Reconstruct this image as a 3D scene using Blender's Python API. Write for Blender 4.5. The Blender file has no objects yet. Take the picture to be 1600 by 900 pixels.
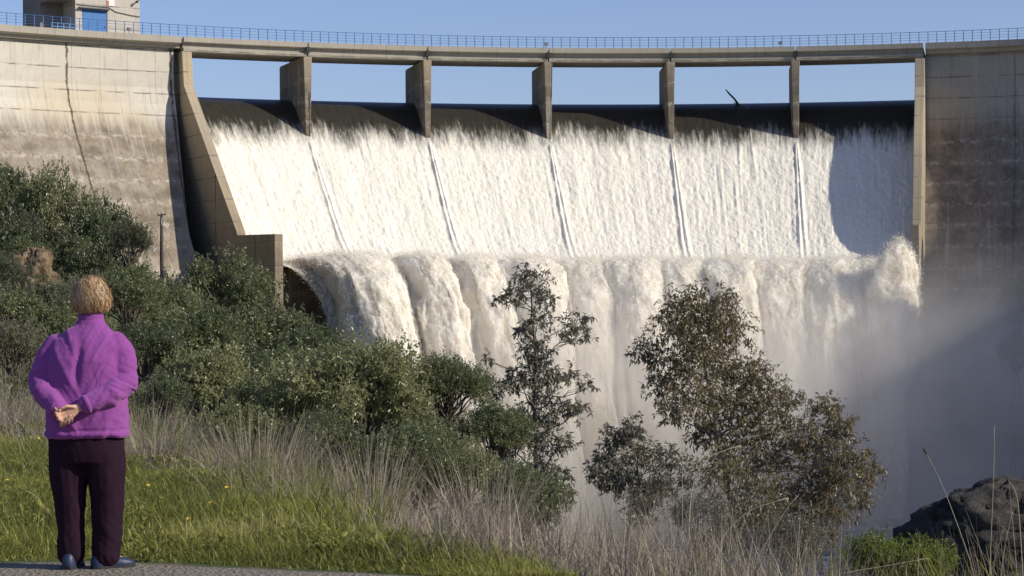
import bpy, bmesh, math, random
import numpy as np
from mathutils import Vector, Matrix
rad = math.radians
sc = bpy.context.scene
COL = sc.collection
# ------------------------------------------------------------------ camera, sky, sun, exposure
F = 3312.0            # focal length in photo pixels (1600 wide)
CAMZ = 1.47
ROLL = rad(0.45)
cam_d = bpy.data.cameras.new('camera'); cam = bpy.data.objects.new('camera', cam_d); COL.objects.link(cam)
cam_d.sensor_width = 36.0; cam_d.lens = 36.0 * F / 1600.0
cam_d.shift_y = 30.0 / 1600.0
cam_d.clip_start = 0.1; cam_d.clip_end = 5000
cam.matrix_world = Matrix.Translation((0, 0, CAMZ)) @ Matrix.Rotation(rad(90), 4, 'X') @ Matrix.Rotation(-ROLL, 4, 'Z')
sc.camera = cam
SUN_AZ = rad(72)      # to the right of straight behind the camera
SUN_EL = rad(30)
sun_dir = Vector((math.sin(SUN_AZ) * math.cos(SUN_EL), -math.cos(SUN_AZ) * math.cos(SUN_EL), math.sin(SUN_EL)))
world = bpy.data.worlds.new('World'); sc.world = world; world.use_nodes = True
wn = world.node_tree
bg = wn.nodes.get('Background') or wn.nodes.new('ShaderNodeBackground')
sky = wn.nodes.new('ShaderNodeTexSky'); sky.sky_type = 'NISHITA'; sky.sun_disc = False
sky.sun_elevation = SUN_EL
sky.sun_rotation = math.atan2(sun_dir.x, sun_dir.y)
sky.air_density = 1.0; sky.dust_density = 0.6; sky.ozone_density = 4.5; sky.altitude = 100
tint = wn.nodes.new('ShaderNodeMix'); tint.data_type = 'RGBA'; tint.blend_type = 'MULTIPLY'; tint.inputs['Factor'].default_value = 1.0
tint.inputs[7].default_value = (1.0, 0.885, 0.99, 1.0)
wn.links.new(sky.outputs[0], tint.inputs[6]); wn.links.new(tint.outputs[2], bg.inputs['Color']); bg.inputs['Strength'].default_value = 0.125
sl = bpy.data.lights.new('sun', 'SUN'); sl.energy = 4.6; sl.angle = rad(0.5); sl.color = (1.0, 0.93, 0.80)
so = bpy.data.objects.new('sun', sl); COL.objects.link(so)
so.rotation_euler = sun_dir.to_track_quat('Z', 'Y').to_euler()
sc.view_settings.view_transform = 'Standard'; sc.view_settings.look = 'None'
sc.view_settings.gamma = 1.0; sc.view_settings.use_curve_mapping = False
sc.view_settings.exposure = 0.07
sc.render.engine = 'CYCLES'
sc.cycles.use_denoising = True
sc.cycles.max_bounces = 8; sc.cycles.diffuse_bounces = 3; sc.cycles.glossy_bounces = 2
sc.cycles.transmission_bounces = 3; sc.cycles.transparent_max_bounces = 6; sc.cycles.volume_bounces = 6
sc.cycles.volume_step_rate = 3.0; sc.cycles.volume_max_steps = 96
sc.cycles.sample_clamp_indirect = 4.0

# ------------------------------------------------------------------ helpers
RNG = np.random.default_rng(7)
def W(px, py, d):
    """world point seen at photo pixel (px, py) at distance d along the view"""
    u, v = px - 800.0, 480.0 - py
    c, s = math.cos(ROLL), math.sin(ROLL)
    uu, vv = u * c + v * s, -u * s + v * c
    return np.array([uu / F * d, d, CAMZ + vv / F * d])
def smooth(a, b, x):
    t = np.clip((np.asarray(x, float) - a) / (b - a), 0, 1); return t * t * (3 - 2 * t)
def _h(ix, iy, iz, seed):
    n = (ix * 374761393 + iy * 668265263 + iz * 2147483647 + seed * 1274126177) & 0xffffffff
    n = ((n ^ (n >> 13)) * 1274126177) & 0xffffffff
    n = ((n ^ (n >> 16)) * 2246822519) & 0xffffffff
    return ((n ^ (n >> 15)) & 0xffffff) / float(0xffffff)
def vnoise(x, y, z=0.0, seed=0):
    x, y, z = np.broadcast_arrays(np.asarray(x, float), np.asarray(y, float), np.asarray(z, float))
    ix, iy, iz = np.floor(x).astype(np.int64), np.floor(y).astype(np.int64), np.floor(z).astype(np.int64)
    fx, fy, fz = x - ix, y - iy, z - iz
    fx, fy, fz = fx * fx * (3 - 2 * fx), fy * fy * (3 - 2 * fy), fz * fz * (3 - 2 * fz)
    def c(a, b, d): return _h(ix + a, iy + b, iz + d, seed)
    def L(a, b, t): return a + (b - a) * t
    return L(L(L(c(0,0,0), c(1,0,0), fx), L(c(0,1,0), c(1,1,0), fx), fy),
             L(L(c(0,0,1), c(1,0,1), fx), L(c(0,1,1), c(1,1,1), fx), fy), fz)
def fbm(x, y, z=0.0, oct=4, seed=0, gain=0.5):
    s, a, t, f = 0, 1.0, 0, 1.0
    for k in range(oct):
        s = s + a * vnoise(np.asarray(x) * f, np.asarray(y) * f, np.asarray(z) * f, seed + k * 17); t += a; a *= gain; f *= 2.03
    return s / t
def link(o, parent=None):
    COL.objects.link(o)
    if parent is not None: o.parent = parent
    return o
def mesh_np(name, verts, faces, mat=None, parent=None, smooth_shade=False, uv=None, fattr=None):
    """faces: list of int arrays each (M,k); uv: per-vertex (N,2); fattr: dict of per-face float arrays"""
    me = bpy.data.meshes.new(name)
    verts = np.asarray(verts, np.float32)
    if isinstance(faces, np.ndarray): faces = [faces]
    faces = [np.asarray(f, np.int32) for f in faces if len(f)]
    me.vertices.add(len(verts)); me.vertices.foreach_set('co', verts.ravel())
    loops = np.concatenate([f.ravel() for f in faces])
    sizes = np.concatenate([np.full(len(f), f.shape[1], np.int32) for f in faces])
    starts = np.concatenate([[0], np.cumsum(sizes)[:-1]]).astype(np.int32)
    me.loops.add(len(loops)); me.loops.foreach_set('vertex_index', loops)
    me.polygons.add(len(sizes)); me.polygons.foreach_set('loop_start', starts); me.polygons.foreach_set('loop_total', sizes)
    me.polygons.foreach_set('use_smooth', np.full(len(sizes), bool(smooth_shade)))
    if uv is not None:
        l = me.uv_layers.new(name='UVMap'); l.data.foreach_set('uv', np.asarray(uv, np.float32)[loops].ravel())
    if fattr:
        for k, a in fattr.items():
            at = me.attributes.new(k, 'FLOAT', 'FACE'); at.data.foreach_set('value', np.asarray(a, np.float32))
    me.update(calc_edges=True); me.validate()
    if mat is not None: me.materials.append(mat)
    return link(bpy.data.objects.new(name, me), parent)
def grid_faces(nu, nv, base=0):
    i = np.arange(nu - 1)[:, None] * nv + np.arange(nv - 1)[None, :]
    return (np.stack([i, i + nv, i + nv + 1, i + 1], -1).reshape(-1, 4) + base)
class MB:
    """collects boxes, prisms and tubes into one mesh"""
    def __init__(s): s.v = []; s.f = {}; s.n = 0
    def add(s, v, f):
        v = np.asarray(v, float)
        for q in f: s.f.setdefault(len(q), []).append([a + s.n for a in q])
        s.v.append(v); s.n += len(v)
    def hexa(s, p):   # 8 points: bottom ring 0-3, top ring 4-7
        s.add(p, [(3,2,1,0), (4,5,6,7), (0,1,5,4), (1,2,6,5), (2,3,7,6), (3,0,4,7)])
    def box(s, c, size, rz=0.0, M=None):
        x, y, z = [a / 2 for a in size]
        p = np.array([(-x,-y,-z),(x,-y,-z),(x,y,-z),(-x,y,-z),(-x,-y,z),(x,-y,z),(x,y,z),(-x,y,z)])
        c_, s_ = math.cos(rz), math.sin(rz)
        p = np.stack([p[:,0]*c_-p[:,1]*s_, p[:,0]*s_+p[:,1]*c_, p[:,2]], -1) + np.asarray(c)
        s.hexa(p)
    def tube(s, pts, radii, k=6, cap=True):
        pts = np.asarray(pts, float); n = len(pts); radii = np.broadcast_to(np.asarray(radii, float), (n,))
        t = np.gradient(pts, axis=0); t /= np.linalg.norm(t, axis=1, keepdims=True) + 1e-9
        up = np.array([0.13, 0.21, 0.97]);
        if abs(t[0] @ up) > 0.9: up = np.array([0.95, 0.2, 0.1])
        a = np.cross(t, up); a /= np.linalg.norm(a, axis=1, keepdims=True) + 1e-9
        b = np.cross(t, a)
        an = np.arange(k) * 2 * math.pi / k
        v = pts[:, None] + radii[:, None, None] * (a[:, None] * np.cos(an)[None, :, None] + b[:, None] * np.sin(an)[None, :, None])
        f = []
        for i in range(n - 1):
            for j in range(k):
                j2 = (j + 1) % k; f.append((i*k+j, i*k+j2, (i+1)*k+j2, (i+1)*k+j))
        if cap: f.append(tuple(range(k))[::-1]); f.append(tuple((n-1)*k + j for j in range(k)))
        s.add(v.reshape(-1, 3), f)
    def build(s, name, mat, parent=None, smooth_shade=False, bevel=0, uvf=None):
        v = np.concatenate(s.v)
        o = mesh_np(name, v, [np.array(f) for f in s.f.values()], mat, parent, smooth_shade, uvf(v) if uvf else None)
        if bevel:
            m = o.modifiers.new('bevel', 'BEVEL'); m.width = bevel; m.segments = 2; m.limit_method = 'ANGLE'
        return o
def empty(name, loc=(0, 0, 0), rz=0.0):
    o = bpy.data.objects.new(name, None); o.location = loc; o.rotation_euler = (0, 0, rz); o.empty_display_size = 0.2
    return link(o)
def tag(o, label=None, cat=None, group=None, kind=None):
    if label: o['label'] = label
    if cat: o['category'] = cat
    if group: o['group'] = group
    if kind: o['kind'] = kind
    return o
def children(o): return [c for c in COL.objects if c.parent == o]
def copy_tree(o, parent=None):
    kids = list(o.children)
    c = o.copy(); COL.objects.link(c)
    if parent is not None: c.parent = parent
    for k in kids: copy_tree(k, c)
    return c

# ---- node material helper
class Mat:
    def __init__(s, name):
        s.m = bpy.data.materials.new(name); s.m.use_nodes = True; s.nt = s.m.node_tree
        s.bsdf = s.nt.nodes['Principled BSDF']; s.out = s.nt.nodes['Material Output']
    def n(s, t, **kw):
        nd = s.nt.nodes.new(t)
        for k, v in kw.items():
            if k.startswith('i_'):
                key = k[2:]; key = int(key) if key.isdigit() else key.replace('_', ' ')
                s.put(nd.inputs[key], v)
            else: setattr(nd, k, v)
        return nd
    def put(s, inp, v):
        if isinstance(v, bpy.types.NodeSocket): s.nt.links.new(v, inp)
        elif isinstance(v, bpy.types.Node): s.nt.links.new(v.outputs[0], inp)
        else: inp.default_value = v
    def math(s, op, a, b=0.0, c=0.0, clamp=False):
        nd = s.nt.nodes.new('ShaderNodeMath'); nd.operation = op; nd.use_clamp = clamp
        s.put(nd.inputs[0], a); s.put(nd.inputs[1], b); s.put(nd.inputs[2], c); return nd.outputs[0]
    def mix(s, f, a, b, blend='MIX'):
        nd = s.nt.nodes.new('ShaderNodeMix'); nd.data_type = 'RGBA'; nd.blend_type = blend
        s.put(nd.inputs['Factor'], f)
        for i, v in ((6, a), (7, b)):
            if isinstance(v, tuple) and len(v) == 3: v = v + (1.0,)
            s.put(nd.inputs[i], v)
        return nd.outputs[2]
    def ramp(s, v, lo, hi):     # smooth 0..1
        nd = s.nt.nodes.new('ShaderNodeMapRange'); nd.interpolation_type = 'SMOOTHSTEP'
        s.put(nd.inputs[0], v); s.put(nd.inputs[1], lo); s.put(nd.inputs[2], hi); s.put(nd.inputs[3], 0.0); s.put(nd.inputs[4], 1.0)
        return nd.outputs[0]
    def noise(s, vec, scale=1.0, detail=4.0, rough=0.55, dist=0.0):
        nd = s.n('ShaderNodeTexNoise', i_Scale=scale, i_Detail=detail, i_Roughness=rough, i_Distortion=dist)
        s.put(nd.inputs['Vector'], vec); return nd.outputs[0]
    def vscale(s, vec, sx, sy, sz=1.0):
        nd = s.nt.nodes.new('ShaderNodeVectorMath'); nd.operation = 'MULTIPLY'
        s.put(nd.inputs[0], vec); nd.inputs[1].default_value = (sx, sy, sz); return nd.outputs[0]
    def sep(s, vec):
        nd = s.nt.nodes.new('ShaderNodeSeparateXYZ'); s.put(nd.inputs[0], vec); return nd.outputs
    def uv(s): return s.n('ShaderNodeTexCoord').outputs['UV']
    def obj(s): return s.n('ShaderNodeTexCoord').outputs['Object']
    def pos(s): return s.n('ShaderNodeNewGeometry').outputs['Position']
    def attr(s, name): return s.n('ShaderNodeAttribute', attribute_name=name).outputs['Fac']
    def bump(s, h, strength=0.5, dist=0.05, normal=None):
        nd = s.n('ShaderNodeBump', i_Strength=strength, i_Distance=dist); s.put(nd.inputs['Height'], h)
        if normal is not None: s.put(nd.inputs['Normal'], normal)
        return nd.outputs[0]
    def set(s, **kw):
        for k, v in kw.items():
            if isinstance(v, tuple) and len(v) == 3: v = v + (1.0,)
            s.put(s.bsdf.inputs[k.replace('_', ' ')], v)
        return s
def simple(name, col, rough=0.7, var=0.25, scale=8.0, bump=0.0, metal=0.0):
    m = Mat(name); p = m.obj(); nz = m.noise(p, scale, 5.0)
    c = m.mix(nz, tuple(a * (1 - var) for a in col), tuple(min(1, a * (1 + var)) for a in col))
    m.set(Base_Color=c, Roughness=rough, Metallic=metal)
    if bump: m.set(Normal=m.bump(m.noise(p, scale * 4, 4.0), 0.6, bump))
    return m.m
# ------------------------------------------------------------------ terrain
def x_edge(Y): return -0.96 - 0.393 * (Y - 13.2)
def path_edge(X): return 12.40 - 0.43 * np.clip(np.asarray(X, float) + 2.35, 0, 4)
def ground(X, Y):
    X = np.asarray(X, float); Y = np.asarray(Y, float)
    e = X - x_edge(Y)
    soft = np.where(e > 0, np.sqrt(e * e + 0.6) - 0.77, 0.0)
    soft = np.where(Y < 13, soft * smooth(11.0, 13.0, Y), soft)
    zn = -0.42 * soft + 0.17 * np.clip(soft - 6, 0, 60) + 0.03 * smooth(12.2, 14.0, Y) * smooth(1.5, -0.8, e)
    zn = zn + smooth(0.0, -14.0, e) * 1.4 * smooth(22, 45, Y)
    zf = np.where(X < -29, 1.5 + (-29 - X) * 0.55, 1.5 - (X + 29) * 0.8)
    zf = np.where(Y > 150, np.minimum(zf, 22.0), zf)
    w = smooth(38, 115, Y)
    z = zn * (1 - w) + zf * w
    z = z + (fbm(X * 0.07, Y * 0.07, seed=3) - 0.5) * 3.0 * smooth(25, 80, Y)
    z = z + (fbm(X * 0.9, Y * 0.9, seed=5) - 0.5) * 0.22 * smooth(12.4, 15, Y)
    z = np.maximum(z, -22.0)
    x0 = 45.5 + 0.12 * np.clip(200 - Y, 0, 200) + 3.0 * (fbm(Y * 0.06, 0.3, seed=9) - 0.5)
    zr = -22 + 1.9 * np.clip(X - x0, 0, 26) + 0.5 * np.clip(X - x0 - 26, 0, 60) + (fbm(X * 0.09, Y * 0.09, seed=11, gain=0.6) - 0.5) * 22 * smooth(0, 14, X - x0) + (fbm(X * 0.33, Y * 0.33, seed=12, gain=0.7) - 0.5) * 12 * smooth(6, 16, X - x0)
    z = np.where(X > x0, np.maximum(z, zr), z)
    return z
def axis(*segs):
    out = []
    for a, b, st in segs: out.append(np.arange(a, b, st))
    return np.unique(np.round(np.concatenate(out), 3))
gx = axis((-900, -200, 50), (-200, -60, 6), (-60, -12, 1.2), (-12, 12, 0.22), (12, 60, 1.2), (60, 200, 6), (200, 901, 50))
gy = axis((-120, 0, 10), (0, 10, 1), (10, 30, 0.22), (30, 60, 0.7), (60, 230, 1.6), (230, 400, 15), (400, 1500, 80))
GX, GY = np.meshgrid(gx, gy, indexing='ij')
GZ = ground(GX, GY)
m = Mat('ground_soil_and_turf'); p = m.pos(); X_, Y_, Z_ = m.sep(p)
n1 = m.noise(p, 0.5, 6.0); n2 = m.noise(p, 9.0, 6.0, 0.65); n3 = m.noise(p, 60.0, 3.0)
green = m.mix(n2, (0.025, 0.045, 0.012), (0.075, 0.11, 0.025))
soil = m.mix(n2, (0.07, 0.052, 0.035), (0.19, 0.15, 0.10))
c = m.mix(m.ramp(n1, 0.46, 0.62), green, soil)
# gravel of the track in front of the bank
pe = m.math('SUBTRACT', m.math('ADD', Y_, m.math('MULTIPLY', m.math('MAXIMUM', m.math('ADD', X_, 2.35), 0.0), 0.43)), m.math('ADD', 12.2, m.math('MULTIPLY', m.noise(p, 2.2, 4.0), 0.35)))
grav = m.mix(n3, (0.075, 0.060, 0.043), (0.22, 0.18, 0.13))
c = m.mix(m.ramp(pe, -0.06, 0.06), grav, c)
m.set(Base_Color=c, Roughness=0.95, Normal=m.bump(m.math('ADD', n2, m.math('MULTIPLY', n3, 0.4)), 0.7, 0.03))
terrain = mesh_np('ground', np.stack([GX, GY, GZ], -1).reshape(-1, 3), grid_faces(len(gx), len(gy)), m.m, None, True)
tag(terrain, kind='structure')

# gravel track sheet with real stones sits 4 mm above the soil
m = Mat('track_gravel'); p = m.pos()
v = m.n('ShaderNodeTexVoronoi', i_Scale=38.0); m.put(v.inputs['Vector'], p)
c = m.mix(m.noise(p, 5.0, 6.0), (0.075, 0.060, 0.043), (0.20, 0.165, 0.12)); c = m.mix(m.math('MULTIPLY', v.outputs['Distance'], 0.9, clamp=True), c, (0.27, 0.235, 0.19))
m.set(Base_Color=c, Roughness=0.95, Normal=m.bump(v.outputs['Distance'], 0.8, 0.02))
tx = np.arange(-9, 6.01, 0.06); ty = np.linspace(0, 1, 60)
TX = np.repeat(tx[:, None], 60, 1); TYe = path_edge(TX) + 0.16 * (fbm(TX * 3, TX * 0 + 2.0, seed=21) - 0.5)
TY = 6.0 + (TYe - 6.0) * ty[None, :]
TZ = ground(TX, TY) + 0.004 + 0.012 * fbm(TX * 9, TY * 9, seed=4) * (ty[None, :] < 0.99) - 0.02 * (ty[None, :] > 0.99)
path = mesh_np('path', np.stack([TX, TY, TZ], -1).reshape(-1, 3), grid_faces(len(tx), 60), m.m, None, True)
tag(path, kind='structure')

# ------------------------------------------------------------------ river
RIVZ = -15.5
m = Mat('river_water'); p = m.pos()
w1 = m.noise(m.vscale(p, 0.25, 0.7), 1.0, 6.0, 0.6, 0.6); w2 = m.noise(p, 1.6, 5.0, 0.6)
foam = m.ramp(m.math('ADD', m.math('MULTIPLY', w1, 0.6), m.math('MULTIPLY', w2, 0.5)), 0.53, 0.66)
m.set(Base_Color=m.mix(foam, (0.11, 0.10, 0.085), (0.62, 0.60, 0.56)), Roughness=m.math('ADD', 0.15, m.math('MULTIPLY', foam, 0.6)),
      Normal=m.bump(m.math('ADD', w1, m.math('MULTIPLY', w2, 0.5)), 0.7, 0.4))
rx = np.arange(-60, 75, 0.7); ry = np.arange(20, 197, 0.7)
RX, RY = np.meshgrid(rx, ry, indexing='ij')
RZ = RIVZ + (fbm(RX * 0.18, RY * 0.45, seed=31) - 0.5) * 0.9 + (fbm(RX * 0.9, RY * 1.3, seed=33) - 0.5) * 0.3
o = mesh_np('river_water', np.stack([RX, RY, RZ], -1).reshape(-1, 3), grid_faces(len(rx), len(ry)), m.m, None, True)
tag(o, kind='structure')
# ------------------------------------------------------------------ dam (arch, centre of curvature downstream)
CX, CY, R0 = 17.0, 103.0, 100.0
def pol(phi, r, z):
    phi, r, z = np.broadcast_arrays(np.asarray(phi, float), np.asarray(r, float), np.asarray(z, float))
    return np.stack([CX + r * np.sin(phi), CY + r * np.cos(phi), z], -1)
def phi_at(px, r=R0):
    k = (px - 800.0) / F         # X = k * Y
    a = 1 + k * k; b = -2 * (k * CX + CY); c = CX * CX + CY * CY - r * r
    Y = (-b + math.sqrt(b * b - 4 * a * c)) / (2 * a)
    return math.atan2(k * Y - CX, Y - CY)
DECK_T, DECK_B = 26.0, 24.85
PIER_PX = [484, 671, 860, 1051, 1246]
PH_P = [phi_at(p) for p in PIER_PX]
PH_WL0, PH_WL1 = phi_at(287.5), phi_at(303)          # left training wall (outer, inner)
PH_WR0, PH_WR1 = phi_at(1432.5), phi_at(1448)         # right training wall (inner, outer)
PH_L, PH_R = rad(-60), rad(36)

JOFF = 7.0
def concrete(name, light, dark, stain_z0, stain_z1, warm=(0.54, 0.42, 0.25), wet=0.0, white=1.0, joff=None, jstr=0.85):
    joff = JOFF if joff is None else joff
    m = Mat(name); uv = m.uv(); U, V, _ = m.sep(uv); p = m.pos()
    big = m.noise(uv, 0.09, 5.0, 0.6); mid = m.noise(uv, 0.7, 6.0, 0.65); fine = m.noise(p, 7.0, 6.0, 0.7)
    streak = m.noise(m.vscale(uv, 1.5, 0.10), 1.0, 5.0, 0.7, 0.3)
    streak2 = m.noise(m.vscale(uv, 4.5, 0.22), 1.0, 4.0, 0.7, 0.2)
    c = m.mix(mid, tuple(a * 0.80 for a in light), tuple(min(1, a * 1.15) for a in light))
    warmf = m.math('MULTIPLY', m.ramp(V, stain_z1 + 6.0, stain_z1 + 0.5), m.ramp(big, 0.42, 0.66))
    c = m.mix(m.math('MULTIPLY', warmf, 0.55), c, warm)
    # dark weathering below the wash line with ragged streaky edge
    vv = m.math('ADD', V, m.math('MULTIPLY', m.math('SUBTRACT', streak, 0.5), 5.0))
    st = m.ramp(vv, stain_z1, stain_z0)
    st = m.math('MULTIPLY', st, m.math('ADD', 0.62, m.math('MULTIPLY', m.ramp(mid, 0.3, 0.62), 0.33)))
    blk = m.noise(m.vscale(uv, 0.38, 0.5), 1.0, 1.0, 0.3); gr = m.noise(m.vscale(uv, 3.5, 1.6), 1.0, 8.0, 0.8)
    dk = m.mix(streak2, tuple(a * 0.75 for a in dark), tuple(a * 1.8 for a in dark)); dk = m.mix(m.ramp(gr, 0.40, 0.62), dk, m.mix(0.5, dk, tuple(min(1, a * 3.0) for a in dark))); dk = m.mix(m.math('MULTIPLY', m.ramp(blk, 0.5, 0.62), 0.5), dk, tuple(a * 0.65 for a in dark))
    c = m.mix(m.math('MULTIPLY', m.ramp(gr, 0.5, 0.68), 0.35), c, tuple(a * 0.62 for a in light))
    c = m.mix(st, c, dk)
    # running dark streaks
    c = m.mix(m.math('MULTIPLY', m.ramp(streak2, 0.56, 0.74), 0.55), c, tuple(a * 0.6 for a in dark))
    # lifts: pour lines every 2 m, broken, pale lime below the wash line
    fr = m.math('FRACT', m.math('DIVIDE', m.math('ADD', V, m.math('MULTIPLY', mid, 0.10)), 2.0))
    ln = m.math('SUBTRACT', 1.0, m.ramp(m.math('ABSOLUTE', m.math('SUBTRACT', fr, 0.5)), 0.012, 0.045))
    lnb = m.math('MULTIPLY', ln, m.ramp(m.noise(m.vscale(uv, 0.55, 2.0), 1.0, 3.0), 0.38, 0.58))
    c = m.mix(m.math('MULTIPLY', lnb, m.math('SUBTRACT', 0.75, m.math('MULTIPLY', st, 0.75), clamp=True)), c, tuple(a * 0.8 for a in dark))
    lime = m.math('MULTIPLY', m.ramp(m.math('ABSOLUTE', m.math('SUBTRACT', fr, 0.42)), 0.24, 0.0), m.ramp(m.noise(m.vscale(uv, 1.6, 2.2), 1.0, 8.0, 0.8), 0.47, 0.60))
    c = m.mix(m.math('MULTIPLY', m.math('MULTIPLY', lime, st), 0.95 * white), c, (0.56, 0.50, 0.41))
    wst = m.math('MULTIPLY', m.ramp(m.noise(m.vscale(uv, 1.3, 0.07), 1.0, 8.0, 0.7, 0.5), 0.55, 0.66), m.ramp(fine, 0.3, 0.6))
    c = m.mix(m.math('MULTIPLY', wst, 0.7 * white), c, (0.56, 0.52, 0.45))
    # form panels: faint vertical joints every 2.6 m, block joints every 13 m
    fu = m.math('FRACT', m.math('DIVIDE', U, 2.6)); ju = m.ramp(m.math('ABSOLUTE', m.math('SUBTRACT', fu, 0.5)), 0.016, 0.004)
    c = m.mix(m.math('MULTIPLY', ju, 0.30), c, tuple(a * 0.7 for a in dark))
    fj = m.math('FRACT', m.math('DIVIDE', m.math('ADD', m.math('ADD', U, joff), m.math('MULTIPLY', m.noise(m.vscale(uv, 1.5, 1.5), 1.0, 5.0, 0.8), 0.5)), 9.4)); jj = m.ramp(m.math('ABSOLUTE', m.math('SUBTRACT', fj, 0.5)), 0.016, 0.004)
    c = m.mix(m.math('MULTIPLY', m.math('MULTIPLY', jj, jstr), m.ramp(m.noise(m.vscale(uv, 1.0, 0.5), 1.0, 5.0, 0.7), 0.32, 0.5)), c, tuple(a * 0.28 for a in dark))
    h = m.math('ADD', m.math('MULTIPLY', fine, 0.5), m.math('ADD', m.math('MULTIPLY', ln, -0.5), m.math('MULTIPLY', jj, -1.0 * jstr)))
    m.set(Base_Color=c, Roughness=0.9 - 0.4 * wet, Normal=m.bump(h, 0.6, 0.05))
    return m.m
M_CONC = concrete('weathered_concrete', (0.60, 0.56, 0.475), (0.132, 0.105, 0.073), 16.8, 19.3)
M_CONC_R = concrete('shade_toned_concrete', (0.42, 0.39, 0.33), (0.12, 0.10, 0.08), 17.0, 20.5, wet=0.2, white=0.8, joff=2.0, jstr=0.35)  # right wall: same concrete, part of its shade put into the darker tone
M_PIER = concrete('pier_concrete', (0.33, 0.285, 0.215), (0.085, 0.070, 0.052), 21.0, 27.0, white=0.9)
M_TRAIN = concrete('training_wall_concrete', (0.40, 0.335, 0.24), (0.12, 0.092, 0.062), -2.0, 22.0, white=0.3)

dam = empty('dam', pol(0, R0, 0)); tag(dam, 'curved concrete gravity dam with white water pouring over its six spillway bays', 'dam')
dam_inv = Matrix.Translation(-Vector(dam.location))
def to_dam(o): o.parent = dam; o.matrix_parent_inverse = dam_inv; return o
def prism(name, prof, ph0, ph1, mat, n=1, bevel=0.0, uvscale=True):
    """sweep an (r,z) outline from angle ph0 to ph1; uv in metres (along the arc or along r on end faces, z)"""
    prof = np.asarray(prof, float); k = len(prof); ph = np.linspace(ph0, ph1, n + 1)
    V, UV, Q = [], [], []
    nb = 0
    for j in range(k):          # side strips with own vertices (hard edges, clean uv)
        a, b = prof[j], prof[(j + 1) % k]
        va = pol(ph, a[0], a[1]); vb = pol(ph, b[0], b[1])
        V += [va, vb]; UV += [np.stack([ph * R0, np.full(n + 1, a[1]) + (0 if a[1] != b[1] else 0)], -1), np.stack([ph * R0, np.full(n + 1, b[1]) + (abs(a[0] - b[0]) if a[1] == b[1] else 0)], -1)]
        i = np.arange(n)
        Q.append(np.stack([nb + i, nb + i + 1, nb + n + 1 + i + 1, nb + n + 1 + i], -1)); nb += 2 * (n + 1)
    faces = [np.concatenate(Q)]
    for e, p_ in ((0, ph0), (1, ph1)):
        V.append(pol(np.full(k, p_), prof[:, 0], prof[:, 1])); UV.append(np.stack([prof[:, 0] + e * 31, prof[:, 1]], -1))
        idx = np.arange(k) + nb; faces.append((idx if e else idx[::-1])[None, :]); nb += k
    o = mesh_np(name, np.concatenate(V), faces, mat, None, False, np.concatenate(UV))
    bm = bmesh.new(); bm.from_mesh(o.data); bmesh.ops.remove_doubles(bm, verts=bm.verts, dist=1e-5); bmesh.ops.recalc_face_normals(bm, faces=bm.faces)
    bm.to_mesh(o.data); bm.free()
    if bevel:
        md = o.modifiers.new('bevel', 'BEVEL'); md.width = bevel; md.segments = 2; md.limit_method = 'ANGLE'
    return to_dam(o)
# non-overflow walls: battered face, curved foot
def wall_r(z):
    z = np.asarray(z, float); return 100.9 - np.where(z < 21.5, 0.055 * np.clip(21.5 - z, 0, 6) ** 1.5, 0) - 0.36 * np.clip(15.5 - z, 0, 99)
zz = [25.12] + list(np.linspace(22, 12, 8)) + [4, -6, -22]
wprof = [(112, -22), (107, 25.12)] + [(float(wall_r(z)), z) for z in zz]
zl = [25.12, 22.5, 21.5] + list(np.linspace(20, 4, 9)) + [-6, -22]
def wall_rl(z):
    z = np.asarray(z, float); q = np.clip(21.8 - z, 0, 99); return 100.9 - 0.72 * (q - 2.2 * (1 - np.exp(-q / 2.2)))
wprof_l = [(112, -22), (107, 25.12)] + [(float(wall_rl(z)), z) for z in zl]
PH_A = phi_at(274)
wl = prism('abutment_wall', wprof_l, PH_L, PH_A, M_CONC, 40)
for v in wl.data.vertices:          # the wall's free end leans a little with height
    x, y, z = v.co; ph_ = math.atan2(x - CX, y - CY)
    if abs(ph_ - PH_A) < 1e-4:
        r_ = math.hypot(x - CX, y - CY)
        pn = phi_at(274 + np.clip(22 - z, 0, 30) * 1.5, min(r_, 101.0)) if r_ < 101.5 else ph_
        v.co = Vector(pol(pn, r_, z))
wl['label'] = 'pale sunlit abutment wall with dark wash line'
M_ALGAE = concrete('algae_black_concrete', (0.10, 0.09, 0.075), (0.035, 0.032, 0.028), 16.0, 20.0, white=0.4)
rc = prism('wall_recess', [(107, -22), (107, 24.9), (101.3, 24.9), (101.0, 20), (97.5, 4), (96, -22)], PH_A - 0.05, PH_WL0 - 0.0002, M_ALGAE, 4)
rc['label'] = 'black shaded recess between abutment and training wall'
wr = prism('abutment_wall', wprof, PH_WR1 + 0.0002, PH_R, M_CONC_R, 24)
wr['label'] = 'dark abutment wall in shade'
# training walls either side of the chute
tprof = [(107, -22), (107, 24.84), (100.05, 24.84), (99.6, 21.7), (86.3, 7.95), (86.3, 7.75), (77.6, 7.55), (77.6, -22)]
tl = prism('training_wall', tprof, PH_WL0, PH_WL1, M_TRAIN, 1, 0.05)
tprof_r = [(107, -22), (107, 24.84), (100.05, 24.84), (99.0, 21.9), (92.5, 15.6), (86.3, 8.4), (81.0, 8.3), (81.0, -1.5), (77, -9), (77, -22)]
tr = prism('training_wall', tprof_r, PH_WR0, PH_WR1, M_TRAIN, 1, 0.05)
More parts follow.
